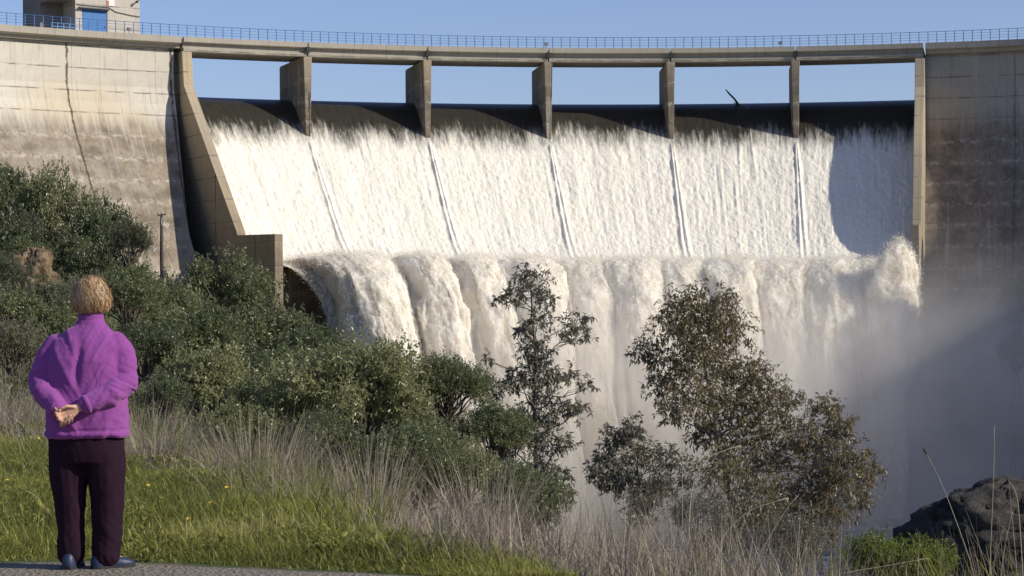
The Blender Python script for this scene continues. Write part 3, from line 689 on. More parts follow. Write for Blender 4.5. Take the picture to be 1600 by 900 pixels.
ML_LENT = leaf_mat('mastic_leaf', (0.040, 0.058, 0.022), (0.25, 0.275, 0.13), 0.4, 0.36, 0.5, vary=True)
ML_EUC = leaf_mat('eucalyptus_leaf', (0.068, 0.062, 0.032), (0.29, 0.235, 0.125), 0.25, 0.40, 0.5)
ML_EUCG = leaf_mat('eucalyptus_grey_leaf', (0.058, 0.060, 0.042), (0.235, 0.215, 0.155), 0.2, 0.38, 0.5)
ML_SCRUB = leaf_mat('scrub_leaf', (0.055, 0.062, 0.030), (0.20, 0.19, 0.105))
ML_LIME = leaf_mat('spurge_leaf', (0.06, 0.085, 0.015), (0.21, 0.25, 0.05))
ML_GRASS = leaf_mat('grass_blade', (0.075, 0.095, 0.02), (0.36, 0.355, 0.095), 0.4, 0.5, 0.2, dry=(0.40, 0.33, 0.17))
ML_DRY = leaf_mat('dry_stalk', (0.16, 0.130, 0.095), (0.46, 0.40, 0.31), 0.2, 0.8, 0.1)
ML_DRYP = leaf_mat('dry_grey_stem', (0.14, 0.112, 0.088), (0.42, 0.36, 0.29), 0.15, 0.8, 0.1)
M_BARK = simple('bark', (0.11, 0.09, 0.07), 0.9, 0.4, 6.0, 0.02)
M_BARKP = simple('pale_bark', (0.24, 0.21, 0.17), 0.85, 0.3, 6.0, 0.01)

def unit(v): return v / (np.linalg.norm(v, axis=-1, keepdims=True) + 1e-9)
def leaf_arrays(P, D, N, ln, wd):
    """diamond leaves: base P, direction D, face normal N"""
    S = unit(np.cross(D, N)); N2 = np.cross(S, D)
    a = P; c = P + D * ln[:, None]; mid = P + D * (0.45 * ln)[:, None] + N2 * (0.10 * ln)[:, None]
    return np.stack([a, mid + S * (wd / 2)[:, None], c, mid - S * (wd / 2)[:, None]], 1).reshape(-1, 3)
def leaves(name, P, D, N, ln, wd, mat, shade, parent=None):
    V_ = leaf_arrays(P, D, N, ln, wd); F_ = (np.arange(len(P))[:, None] * 4 + np.arange(4)[None, :])
    return mesh_np(name, V_, F_, mat, parent, False, None, {'shade': shade})
def clump_leaves(g, centers, radii, per, ln, wd, droop=0.0, squash=0.85, shell=0.55):
    """leaf cloud: sprigs spread through each clump, leaves round each sprig"""
    Ps, Ds, Ns, Sh = [], [], [], []
    for c, r, n in zip(centers, radii, per):
        nt = max(3, n // 9)
        dirs = unit(g.normal(size=(nt, 3))); rr = r * (shell + (1 - shell) * g.random(nt) ** 0.6) * (0.55 + 0.75 * g.random(nt))
        sp = c + dirs * rr[:, None] * np.array([1, 1, squash])
        ax = unit(dirs + g.normal(size=(nt, 3)) * 0.5 + np.array([0, 0, 0.35 - droop]))
        k = 9
        tpos = g.random((nt, k)); L = r * 0.42
        P = sp[:, None, :] + ax[:, None, :] * (tpos * L - 0.5 * L)[:, :, None] + g.normal(size=(nt, k, 3)) * r * 0.035
        D = unit(ax[:, None, :] * 0.5 + g.normal(size=(nt, k, 3)) * 0.75 + np.array([0, 0, -droop]))
        N = unit(g.normal(size=(nt, k, 3)) + np.array([0, 0, 0.6]))
        tone = (g.random((nt, 1)) * 0.55 + g.random((nt, k)) * 0.45)
        Ps.append(P.reshape(-1, 3)); Ds.append(D.reshape(-1, 3)); Ns.append(N.reshape(-1, 3)); Sh.append(tone.ravel())
    P, D, N, S_ = np.concatenate(Ps), np.concatenate(Ds), np.concatenate(Ns), np.concatenate(Sh)
    n = len(P); return P, D, N, ln * (0.65 + 0.7 * g.random(n)), wd * (0.7 + 0.6 * g.random(n)), S_
def bent(g, a, b, n=6, wob=0.06, sag=0.0):
    a, b = np.asarray(a, float), np.asarray(b, float); t = np.linspace(0, 1, n)[:, None]; L = np.linalg.norm(b - a)
    off = np.cumsum(g.normal(size=(n, 3)), 0) * wob * L / n ** 0.5; off = off - t * off[-1] - (1 - t) * off[0]
    p = a + (b - a) * t + off; p[:, 2] += -sag * L * np.sin(np.pi * t[:, 0]); return p

# --- eucalyptus drawn from its clumps; each clump hangs on a limb from the trunk
def clump_tree(name, label, cat, trunk_px, clumps, dist, seed, mat, leaf, per_r2, group=None, depth=1.0, bark=M_BARK, r0=0.09, droop=0.5, low=3.0, squash=0.85, spread=1.0):
    g = np.random.default_rng(seed); px2m = dist / F
    T = [W(x, y, dist) for x, y in trunk_px]; base = T[0].copy(); gz = float(ground(base[0], base[1]))
    foot = np.array([base[0] + 0.02 * (base[2] - gz), base[1], gz - 0.1]); T = [foot] + T if base[2] > gz else T
    org = np.array([T[0][0], T[0][1], max(gz, T[0][2])]); root = empty(name, org); tag(root, label, cat, group)
    T = np.array(T); tp = np.concatenate([bent(g, T[i], T[i + 1], 5, 0.05)[:-1] for i in range(len(T) - 1)] + [T[-1:]])
    Ltot = np.linspace(0, 1, len(tp)); tr = r0 * (1 - 0.85 * Ltot) + 0.008
    mb = MB(); mb.tube(tp - org, tr, 8); mb.build('trunk', bark, root, True)
    cs, rs, bb = [], [], MB(); nb = 0
    for (x, y, r) in clumps:
        R = r * px2m; dy = g.normal() * depth * 0.55
        c = W(x, y, dist + dy); cs.append(c); rs.append(R)
        d = np.linalg.norm(tp - c, axis=1) + np.maximum(0, tp[:, 2] - c[2] + 0.3 * R) * 4.0; k = int(np.argmin(d)); k = max(k - 1, 1)
        p = bent(g, tp[k], c, 6, 0.10); rr_ = np.linspace(min(tr[k] * 0.55, 0.035), 0.006, 6); bb.tube(p - org, rr_, 5, False); nb += 1
        for q in range(5):
            e = c + unit(g.normal(size=3)) * R * np.array([.85, .85, .75]); bb.tube(bent(g, p[3 + q % 3], e, 4, 0.12) - org, np.linspace(0.009, 0.003, 4), 4, False)
    bb.build('branches', bark, root, True)
    per = [int(per_r2 * (r * px2m) ** 2 * (0.8 + 0.4 * g.random())) for (_, _, r) in clumps]
    P, D, N, ln, wd, sh = clump_leaves(g, np.array(cs) - org, np.array(rs) * spread, per, leaf[0], leaf[1], droop, squash, 0.30)
    leaves('crown', P, D, N, ln, wd, mat, sh, root)
    return root
A_CL = [(830,438,26),(805,462,20),(850,468,20),(776,466,9),(842,500,20),(905,505,20),(918,524,12),(886,528,15),(815,516,14),(835,550,26),(850,590,28),(808,592,24),(775,605,18),(885,585,16),(915,600,12),(850,640,34),(898,640,20),(808,650,22),(835,690,30),(880,690,18),(788,690,18),(845,735,26),(872,738,16),(765,560,10),(805,740,22),(830,775,26),(870,770,22),(790,715,18),(850,800,24)]
B_CL = [(1075,480,32),(1120,482,34),(1045,510,26),(1008,548,24),(1090,528,38),(1145,520,28),(1060,570,32),(1030,600,24),(1130,575,38),(1180,590,32),(1090,620,34),(1150,640,42),(1200,640,38),(1232,618,18),(1100,672,28),(1048,642,20),(1180,700,46),(1130,730,34),(1240,680,32),(1290,640,24),(1312,668,22),(1280,702,34),(1330,712,28),(1356,735,20),(1300,757,38),(1240,762,42),(1180,780,42),(1342,778,24),(1290,810,30),(1222,822,36),(1150,830,34),(1250,850,30)]
C_CL = [(960,682,22),(985,670,20),(943,715,22),(1000,710,30),(1042,720,26),(970,745,30),(1020,760,30),(948,752,18),(1000,790,26),(1062,750,18),(930,740,14)]
clump_tree('eucalyptus_tree', 'slender open eucalyptus sapling in front of the middle of the falls', 'tree', [(842, 800), (838, 690), (836, 590), (832, 500), (828, 440)], A_CL, 58, 101, ML_EUCG, (0.155, 0.042), 2500, 'young eucalyptus trees below the bank', bark=M_BARK, r0=0.07, droop=0.75, spread=1.25)
clump_tree('eucalyptus_tree', 'broad bronze green eucalyptus, the largest tree in front of the falls', 'tree', [(1140, 900), (1136, 760), (1122, 680), (1105, 590), (1088, 500), (1080, 470)], B_CL, 60, 102, ML_EUC, (0.15, 0.044), 3000, 'young eucalyptus trees below the bank', depth=1.6, bark=M_BARKP, r0=0.11, droop=0.7, spread=1.4)
clump_tree('eucalyptus_tree', 'low dark rounded eucalyptus between the slender sapling and the broad tree', 'tree', [(1005, 840), (1000, 760), (990, 700)], C_CL, 56, 103, ML_EUCG, (0.14, 0.044), 3300, 'young eucalyptus trees below the bank', r0=0.06, droop=0.6, spread=1.25)

# --- dense shrubs: a few prototypes, reused at different sizes
def shrub_proto(seed, mat, n_cl, leaf, total, tall=1.0):
    g = np.random.default_rng(seed); cs, rs = [], []
    for i in range(n_cl):
        d = unit(g.normal(size=3)); d[2] = abs(d[2]) * 1.0 - 0.25; rr_ = 0.42 + 0.34 * g.random()
        cs.append(np.array([d[0] * rr_, d[1] * rr_, (0.52 + d[2] * rr_ * 0.62) * tall])); rs.append(0.15 + 0.17 * g.random())
    w = np.array(rs) ** 2; per = (total * w / w.sum()).astype(int)
    P, D, N, ln, wd, sh = clump_leaves(g, np.array(cs), np.array(rs), per, leaf[0], leaf[1], 0.05, 0.85, 0.35)
    crown = leaves('crown', P, D, N, ln, wd, mat, sh); mb = MB()
    for c, r in zip(cs, rs):
        p = bent(g, (g.normal() * .05, g.normal() * .05, -0.05), c, 6, 0.10); mb.tube(p, np.linspace(0.022, 0.006, 6), 5, False)
    stem = mb.build('stems', M_BARK, None, True)
    for o in (crown, stem): COL.objects.unlink(o)
    return crown, stem, (np.percentile(np.hypot(P[:, 0], P[:, 1]), 96), np.percentile(P[:, 2], 99))
PROTO = {}
def proto(kind, v):
    if (kind, v) not in PROTO:
        spec = {'oak': (ML_OAK, 30, (0.046, 0.026), 13000), 'olive': (ML_OLIVE, 28, (0.050, 0.018), 11000), 'near': (ML_LENT, 38, (0.048, 0.019), 19000),
                'mastic': (ML_LENT, 30, (0.050, 0.026), 12000), 'grey': (ML_EUCG, 22, (0.045, 0.016), 6000), 'lime': (ML_LIME, 30, (0.085, 0.016), 9000)}[kind]
        PROTO[(kind, v)] = shrub_proto(hash((len(kind), kind[0], v)) % 9973 if False else 300 + v * 7 + len(kind) * 31 + ord(kind[0]), *spec)
    return PROTO[(kind, v)]
def shrub(name, label, cat, px, py_top, py_base, half_w, dist, kind, v, group=None, yaw=None, sink=0.12):
    """stands on its base point; width and height read off the photo"""
    g = np.random.default_rng(int(px * 7 + py_top * 3 + dist)); top, basep = W(px, py_top, dist), W(px, py_base, dist)
    h = top[2] - basep[2]; w = half_w * dist / F; gz = float(ground(basep[0], basep[1])); gz = min(gz, basep[2] + 0.1)
    root = empty(name, (basep[0], basep[1], gz), yaw if yaw is not None else g.random() * 6.28); tag(root, label, cat, group)
    *srcs, (pw, phh) = proto(kind, v); h = min(h, (1.75 if dist > 100 else 1.2) * w / pw * phh); zc = top[2] - h - gz
    for src in srcs:
        o = src.copy(); COL.objects.link(o); o.parent = root; o.scale = (w / pw, w / pw, h / phh); o.location = (0, 0, zc)
    if zc > 0.1:
        mb = MB()
        for k in range(3): mb.tube(bent(g, (g.normal() * .15 * w, g.normal() * .15 * w, -0.1), (g.normal() * .05 * w, g.normal() * .05 * w, zc + 0.2 * h), 6, 0.08), np.linspace(0.03, 0.018, 6) * w, 5, False)
        mb.build('trunk', M_BARK, root, True)
    return root
S = shrub
G1 = 'dark trees and shrubs on the left hillside'
S('oak_tree', 'dark round oak at the left edge of the picture, highest on the hillside', 'tree', 8, 262, 400, 48, 128, 'oak', 0, G1)
S('oak_tree', 'large dark oak above the earth bank on the left hillside', 'tree', 85, 268, 440, 72, 122, 'oak', 1, G1)
S('oak_tree', 'smaller dark oak just right of the large one, against the abutment wall', 'tree', 165, 318, 450, 55, 118, 'oak', 2, G1)
S('oak_tree', 'thin crowned oak whose twigs overlap the wall left of the utility pole', 'tree', 205, 345, 460, 34, 112, 'olive', 0, G1)
S('shrub', 'dark rounded shrub at the foot of the recess beside the training wall', 'shrub', 360, 398, 520, 78, 120, 'oak', 1, G1, yaw=2.0)
S('shrub', 'dark shrub below the utility pole', 'shrub', 262, 440, 580, 70, 108, 'oak', 2, G1, yaw=4.0)
S('shrub', 'dark green shrub directly right of the woman\'s head', 'shrub', 205, 425, 590, 62, 92, 'mastic', 0, G1)
S('shrub', 'dull green shrub directly left of the woman\'s head', 'shrub', 62, 440, 580, 72, 84, 'olive', 1, G1)
S('shrub', 'grey green shrub at the left edge above the dry grass', 'shrub', 0, 395, 560, 52, 90, 'olive', 2, G1)
S('shrub', 'small yellowish shrub on top of the earth bank', 'shrub', 40, 372, 420, 36, 105, 'mastic', 1, G1)
S('shrub', 'dark shrub under the end of the training wall', 'shrub', 425, 480, 620, 78, 95, 'oak', 0, G1, yaw=1.0)
S('shrub', 'dark shrub in front of the shaded flank of the leftmost jet', 'shrub', 490, 508, 640, 58, 88, 'oak', 2, G1, yaw=5.0)
S('shrub', 'dark green shrub level with the woman\'s shoulder', 'shrub', 310, 480, 660, 82, 76, 'mastic', 1, G1, yaw=3.0)
S('shrub', 'dark green shrub behind the woman\'s right elbow', 'shrub', 225, 505, 670, 62, 66, 'oak', 1, G1, yaw=.5)
S('shrub', 'dark shrub low behind the dry tussocks', 'shrub', 325, 545, 740, 86, 56, 'mastic', 2, G1)
S('shrub', 'olive green shrub behind the woman\'s left elbow', 'shrub', 20, 500, 650, 60, 60, 'olive', 0, G1, yaw=2.2)
S('shrub', 'low dark shrub behind the woman\'s waist', 'shrub', 262, 590, 720, 42, 46, 'oak', 2, G1, yaw=3.3)
G2 = 'broad shrubs below the bank'
S('shrub', 'big leafy olive green shrub in the middle of the row below the bank', 'shrub', 545, 540, 800, 128, 46, 'near', 0, G2)
S('shrub', 'leafy shrub left of the big olive green one', 'shrub', 440, 575, 790, 84, 50, 'near', 1, G2)
S('shrub', 'upright pale leafy shrub left of the slender eucalyptus', 'shrub', 700, 558, 810, 70, 48, 'near', 2, G2)
S('shrub', 'low green shrub at the foot of the slender eucalyptus', 'shrub', 770, 630, 850, 64, 46, 'near', 1, G2, yaw=2.4)
S('shrub', 'low shrub tucked between the two tallest shrubs of the row', 'shrub', 630, 620, 820, 52, 47, 'near', 2, G2, yaw=1.4)
S('shrub', 'shadowed shrub at the left end of the row behind the tussocks', 'shrub', 375, 635, 800, 75, 44, 'mastic', 0, G2, yaw=1.7)
for px_, pt_, pb_, hw_, d_, k_, v_ in ((20, 345, 450, 60, 118, 'oak', 2), (105, 372, 480, 60, 114, 'mastic', 0), (160, 392, 490, 55, 112, 'oak', 0), (205, 415, 500, 50, 110, 'mastic', 2), (140, 430, 540, 60, 100, 'olive', 1),
                                       (60, 330, 420, 55, 120, 'olive', 2), (235, 470, 570, 50, 98, 'oak', 1), (120, 480, 600, 66, 78, 'mastic', 1), (20, 455, 560, 55, 78, 'oak', 0), (290, 520, 640, 60, 84, 'olive', 0), (400, 545, 660, 66, 74, 'oak', 1), (460, 545, 660, 60, 70, 'mastic', 0)):
    S('shrub', 'dark green shrub in the dense scrub below the oaks on the left hillside', 'shrub', px_, pt_, pb_, hw_, d_, k_, v_, 'scrub below the oaks on the left hillside')
S('shrub', 'green shrub filling the dip below the upright pale leafy shrub', 'shrub', 715, 690, 880, 80, 38, 'near', 2, G2, yaw=2.9)
S('shrub', 'green shrub low in the centre behind the dead stems', 'shrub', 660, 665, 860, 95, 34, 'near', 0, G2, yaw=4.0)
S('shrub', 'green shrub half hidden by the pale bushy tussock', 'shrub', 505, 650, 830, 95, 36, 'near', 1, G2, yaw=5.0)
S('shrub', 'low dark green shrub between the two stands of dead stems', 'shrub', 820, 725, 890, 75, 36, 'mastic', 1, G2, yaw=.7)
S('shrub', 'sparse grey shrub under the broad eucalyptus', 'shrub', 1100, 770, 900, 70, 52, 'grey', 0, G2)
S('shrub', 'sparse grey shrub at the right foot of the broad eucalyptus', 'shrub', 1240, 800, 910, 66, 50, 'grey', 1, G2)
S('shrub', 'bright yellow green spurge shrub at the bottom right', 'shrub', 1405, 838, 935, 100, 23, 'lime', 0)
S('shrub', 'faint grey shrub in the mist at the right edge, below the dam wall', 'shrub', 1590, 440, 540, 34, 176, 'oak', 0, 'misty shrubs on the right bank')
S('shrub', 'faint low shrub in the mist at the right edge, under the higher one', 'shrub', 1588, 520, 600, 30, 168, 'oak', 1, 'misty shrubs on the right bank')
# small scrub filling the hillside between them: one mass nobody could count
g = np.random.default_rng(5); cs, rs = [], []
for i in range(5200):
    Y = 34 + 150 * g.random() ** 1.1; X = -0.262 * Y + g.random() * (0.262 * Y + 3)
    z = float(ground(X, Y)); py = 480 - (z - CAMZ) * F / Y; px = 800 + X * F / Y
    lim = np.interp(px, [-60, 0, 60, 200, 300, 440, 540, 660, 760, 900, 1000], [330, 345, 380, 450, 470, 535, 590, 660, 720, 800, 830])
    if py < lim + 12 or z < -17: continue
    cs.append((X, Y, z + 0.25)); rs.append((0.45 + 0.5 * g.random()) * (0.7 + Y / 160))
cs, rs = np.array(cs), np.array(rs); print('scrub', len(cs))
P, D, N, ln, wd, sh = clump_leaves(g, cs, rs, [70] * len(cs), 0.15, 0.06, 0.0, 0.8, 0.2)
far = P[:, 1]; ln = ln * (0.5 + far / 110); wd = wd * (0.5 + far / 110)
o = leaves('undergrowth', P, D, N, ln, wd, ML_SCRUB, sh * 0.9); tag(o, kind='stuff')

# ------------------------------------------------------------------ grass, stalks, flowers
def blades(name, P, H, lean, curl, wd, mat, shade, seg=3, dirs=None, kind='stuff'):
    n = len(P); t = np.linspace(0, 1, seg + 1)
    g_ = np.random.default_rng(n); az = g_.random(n) * 6.283 if dirs is None else dirs
    d = np.stack([np.cos(az), np.sin(az), np.zeros(n)], -1); side = np.stack([-np.sin(az + g_.normal(size=n) * .8), np.cos(az + g_.normal(size=n) * .8), np.zeros(n)], -1)
    a0 = lean; ang = a0[:, None] + curl[:, None] * t[None, :]
    st = np.concatenate([np.zeros((n, 1)), np.cumsum((np.sin(ang[:, 1:]) + np.sin(ang[:, :-1])) / 2, 1)], 1) / seg
    ct = np.concatenate([np.zeros((n, 1)), np.cumsum((np.cos(ang[:, 1:]) + np.cos(ang[:, :-1])) / 2, 1)], 1) / seg
    C_ = P[:, None, :] + d[:, None, :] * (st * H[:, None])[:, :, None]; C_[:, :, 2] += ct * H[:, None]
    w = wd[:, None] * (1 - 0.85 * t[None, :] ** 1.5) / 2
    Lf, Rt = C_ + side[:, None, :] * w[:, :, None], C_ - side[:, None, :] * w[:, :, None]
    V_ = np.stack([Lf, Rt], 2).reshape(n, -1, 3); k = 2 * (seg + 1)
    q = np.array([[2 * i, 2 * i + 1, 2 * i + 3, 2 * i + 2] for i in range(seg)])
    F_ = (np.arange(n)[:, None, None] * k + q[None]).reshape(-1, 4)
    o = mesh_np(name, V_.reshape(-1, 3), F_, mat, None, False, None, {'shade': np.repeat(shade, seg)})
    return tag(o, kind=kind) if kind else o
g = np.random.default_rng(11)
def scatter(n, y0, y1, fx, bias=1.0):
    Y = y0 + (y1 - y0) * g.random(n) ** bias; X = fx(Y, g.random(n)); return X, Y
def clumpy(X, Y, sc_, seed, thr): return fbm(X * sc_, Y * sc_, seed=seed) > thr - 0.0
# green turf of the bank
n = 150000
X, Y = scatter(n, 11.5, 30, lambda Y, u: -0.26 * Y + u * (x_edge(Y) + 0.45 - 0.13 * (Y - 13) + 0.26 * Y), 1.7)
tuft = fbm(X * 2.2, Y * 2.2, seed=41); tone = fbm(X * 0.6, Y * 0.6, seed=43)
k = (g.random(n) < smooth(.28, .62, tuft) * 1.0 + .06) & (Y > path_edge(X) - 0.05 + 0.15 * tuft)
X, Y, tuft, tone = X[k], Y[k], tuft[k], tone[k]; n = len(X)
H = (0.03 + 0.13 * g.random(n) ** 1.6 + 0.08 * tuft) * smooth(-0.1, 0.7, Y - path_edge(X)) + 0.03
blades('grass', np.stack([X, Y, ground(X, Y) - 0.01], -1), H, 0.1 + g.random(n) * 0.9, g.random(n) * 1.5, 0.005 + 0.006 * g.random(n), ML_GRASS, np.clip(g.random(n) * 0.7 + (tone - 0.45) * 1.6, 0, 1))
# low broad weeds among the turf
n = 26000
X, Y = scatter(n, 12.35, 27, lambda Y, u: -0.26 * Y + u * (x_edge(Y) + 0.7 + 0.26 * Y), 1.6)
kk = fbm(X * 1.4, Y * 1.4, seed=47) > 0.5; X, Y = X[kk], Y[kk]; n = len(X)
D = unit(np.stack([g.normal(size=n), g.normal(size=n), 0.5 + 0.6 * g.random(n)], -1)); N = unit(g.normal(size=(n, 3)) + [0, 0, 1.0])
o = leaves('low_weeds', np.stack([X, Y, ground(X, Y) + 0.10 * g.random(n)], -1), D, N, 0.03 + 0.04 * g.random(n), 0.015 + 0.02 * g.random(n), ML_GRASS, g.random(n)); tag(o, kind='stuff')
# dead grass threaded through the turf
n = 11000
X, Y = scatter(n, 12.5, 29, lambda Y, u: -0.26 * Y + u * (x_edge(Y) + 0.8 + 0.26 * Y), 1.0)
kk = g.random(n) < 0.10 * smooth(.4, .6, fbm(X * 1.2, Y * 1.2, seed=49)) + 0.80 * smooth(19, 27, Y + 4 * (fbm(X * .5, Y * .5, seed=44) - .5)); X, Y = X[kk], Y[kk]; n = len(X)
blades('dry_grass', np.stack([X, Y, ground(X, Y)], -1), 0.20 + 0.38 * g.random(n) * smooth(13, 20, Y), 0.2 + 0.6 * g.random(n), 0.3 + 1.3 * g.random(n), 0.004 + 0.004 * g.random(n), ML_DRY, g.random(n), 5)
# tall dead stems on the slope beyond the bank
n = 24000
X, Y = scatter(n, 11.9, 31, lambda Y, u: x_edge(Y) + 0.1 + u * (0.285 * Y - x_edge(Y)), 1.0)
dens = fbm(X * 0.9, Y * 0.9, seed=45, oct=3); kk = g.random(n) < smooth(0.36, 0.62, dens); X, Y, dens = X[kk], Y[kk], dens[kk]; n = len(X)
zg = ground(X, Y); px = 800 + X * F / Y
ytop = np.interp(px, [380, 480, 560, 640, 760, 860, 1000, 1150, 1300, 1330, 1440, 1500, 1600], [690, 735, 755, 760, 745, 770, 770, 770, 800, 870, 890, 840, 780])
zmax = CAMZ - (ytop + 70 * (g.random(n) - 0.25) - 480) * Y / F
H = np.clip(zmax - zg, 0.15, 1.7) * (0.62 + 0.5 * g.random(n))
blades('dead_stems', np.stack([X, Y, zg - 0.02], -1), H, 0.55 * g.random(n) ** 1.4, 0.05 + 1.1 * g.random(n) ** 2.0, 0.0040 + 0.0045 * g.random(n), ML_DRYP, g.random(n), 4)
# finer tangle low down
n = 34000
X, Y = scatter(n, 12.0, 30, lambda Y, u: x_edge(Y) - 0.2 + u * (0.285 * Y - x_edge(Y)), 1.0)
zg = ground(X, Y); kk = g.random(n) < smooth(0.30, 0.55, fbm(X * 0.8, Y * 0.8, seed=46)); X, Y, zg = X[kk], Y[kk], zg[kk]; n = len(X)
blades('dry_grass_tangle', np.stack([X, Y, zg], -1), 0.2 + 0.5 * g.random(n), 0.3 + 0.7 * g.random(n), 0.5 + 1.6 * g.random(n), 0.003 + 0.003 * g.random(n), ML_DRYP, g.random(n) * 0.8, 4)
# green grass between the dead stems
n = 15000
X, Y = scatter(n, 11.6, 29, lambda Y, u: x_edge(Y) - 0.3 + u * (0.285 * Y - x_edge(Y)), 1.2)
zg = ground(X, Y); kk = g.random(n) < smooth(0.45, 0.6, fbm(X * 0.7, Y * 0.7, seed=48)); X, Y, zg = X[kk], Y[kk], zg[kk]; n = len(X)
blades('grass', np.stack([X, Y, zg], -1), 0.15 + 0.4 * g.random(n), g.random(n) * 0.5, g.random(n) * 1.0, 0.005 + 0.006 * g.random(n), ML_GRASS, g.random(n) * 0.7, 3)
# countable dry tussocks along the edge of the bank
def tussock(label, px, py_base, d, h, nbl, seed, spread=0.28, lean=0.5):
    gg = np.random.default_rng(seed); b = W(px, py_base, d); b[2] = float(ground(b[0], b[1])); r = spread * np.sqrt(gg.random(nbl)); a = gg.random(nbl) * 6.283
    P = np.stack([b[0] + r * np.cos(a), b[1] + r * np.sin(a), np.full(nbl, b[2] - .03)], -1)
    o = blades('dry_tussock', P, h * (0.5 + 0.6 * gg.random(nbl)), 0.08 + lean * gg.random(nbl), 0.1 + 1.2 * gg.random(nbl) ** 1.6, 0.004 + 0.003 * gg.random(nbl), ML_DRY, gg.random(nbl), 6, a + gg.normal(size=nbl) * .5, None)
    return tag(o, label, 'dry grass', 'dry grass tussocks along the bank')
tussock('pale bushy dry tussock at the foot of the leafy shrubs, right of the woman', 405, 800, 19.5, 0.85, 1000, 1, 0.42, 0.35)
tussock('thin dry tussock between the pale bushy one and the tall stems', 490, 815, 19, 0.62, 500, 2, 0.30, 0.3)
tussock('arching dry tussock behind the woman\'s right arm', 222, 700, 25, 0.95, 420, 3, 0.35, 0.55)
tussock('long arching dry tussock at the left edge behind the woman', 15, 690, 25, 0.95, 480, 4, 0.40, 0.6)
tussock('small dry tussock right of the woman\'s knees', 245, 760, 19.5, 0.55, 380, 5, 0.3, 0.5)
tussock('tall upright stand of dead stems where the turf ends', 585, 900, 15.6, 0.70, 420, 6, 0.22, 0.15)
tussock('tall upright stand of dead stems below the slender eucalyptus', 755, 930, 17.0, 1.05, 420, 7, 0.28, 0.15)
tussock('tangled dead stems in front of the dark rock at the right edge', 1570, 960, 15.5, 1.05, 520, 8, 0.30, 0.3)
# single long dry stalks
def stalk(label, pxs, d, r=0.005, head=None, leaf=0):
    pts = [W(x, y, d) for x, y in pxs]; gz = float(ground(pts[0][0], pts[0][1]))
    if pts[0][2] > gz: pts = [np.array([pts[0][0], pts[0][1], gz])] + pts
    org = pts[0].copy(); root = empty('dry_stalk', org); tag(root, label, 'stalk', 'single long dry stalks in the foreground')
    P = np.array(pts) - org; t = np.linspace(0, 1, len(P)); tt = np.linspace(0, 1, 14); Q = np.stack([np.interp(tt, t, P[:, i]) for i in range(3)], -1)
    for _ in range(2): Q[1:-1] = (Q[:-2] + 2 * Q[1:-1] + Q[2:]) / 4
    mb = MB(); mb.tube(Q, np.linspace(r, r * 0.4, 14), 5); mb.build('stem', ML_STALK, root, True)
    if head:
        mb = MB(); e = Q[-1]; dv = unit(Q[-1] - Q[-2]); mb.tube([e - dv * .01, e + dv * head * .4, e + dv * head], [.004, .009, .002], 6); mb.build('seed_head', ML_SEED, root, True)
ML_STALK = simple('straw', (0.42, 0.36, 0.27), 0.8, 0.2, 20); ML_SEED = simple('dark_seed', (0.06, 0.05, 0.045), 0.9)
stalk('leaning dry stalk with a dark seed head in front of the misty river', [(1535, 930), (1500, 830), (1470, 750), (1447, 708)], 15, 0.004, 0.05)
stalk('upright dry stalk near the right edge, rising above the rock', [(1545, 930), (1548, 850), (1553, 740), (1554, 665)], 15.2, 0.004)
stalk('dry stalk bent over at the top in front of the dark rock', [(1600, 920), (1594, 830), (1590, 770), (1575, 750)], 15, 0.005)
stalk('dry stalk forked low beside the bent one', [(1560, 930), (1570, 850), (1582, 800)], 15.3, 0.004)
stalk('bent pale stalk in front of the trunk of the broad eucalyptus', [(1075, 800), (1085, 740), (1110, 710), (1158, 696)], 22, 0.010)
stalk('pale stalk leaning right under the broad eucalyptus', [(1118, 860), (1135, 830), (1170, 795), (1232, 778)], 20, 0.008)
stalk('pale stalk leaning right beside the foot of the broad eucalyptus', [(1170, 900), (1195, 850), (1225, 800), (1246, 775)], 20, 0.007)
stalk('pale straight stalk between the small and the broad eucalyptus', [(1066, 850), (1066, 720), (1065, 620)], 22, 0.006)
stalk('thin stalk leaning left in the middle of the dead stems', [(705, 905), (690, 850), (660, 780), (645, 752)], 16, 0.003)
stalk('thin stalk leaning right across the dead stems', [(560, 890), (585, 830), (610, 790), (640, 758)], 16, 0.003)
stalk('low pale stalk lying over the spurge shrub', [(1290, 900), (1330, 893), (1380, 885), (1452, 872)], 18, 0.005)
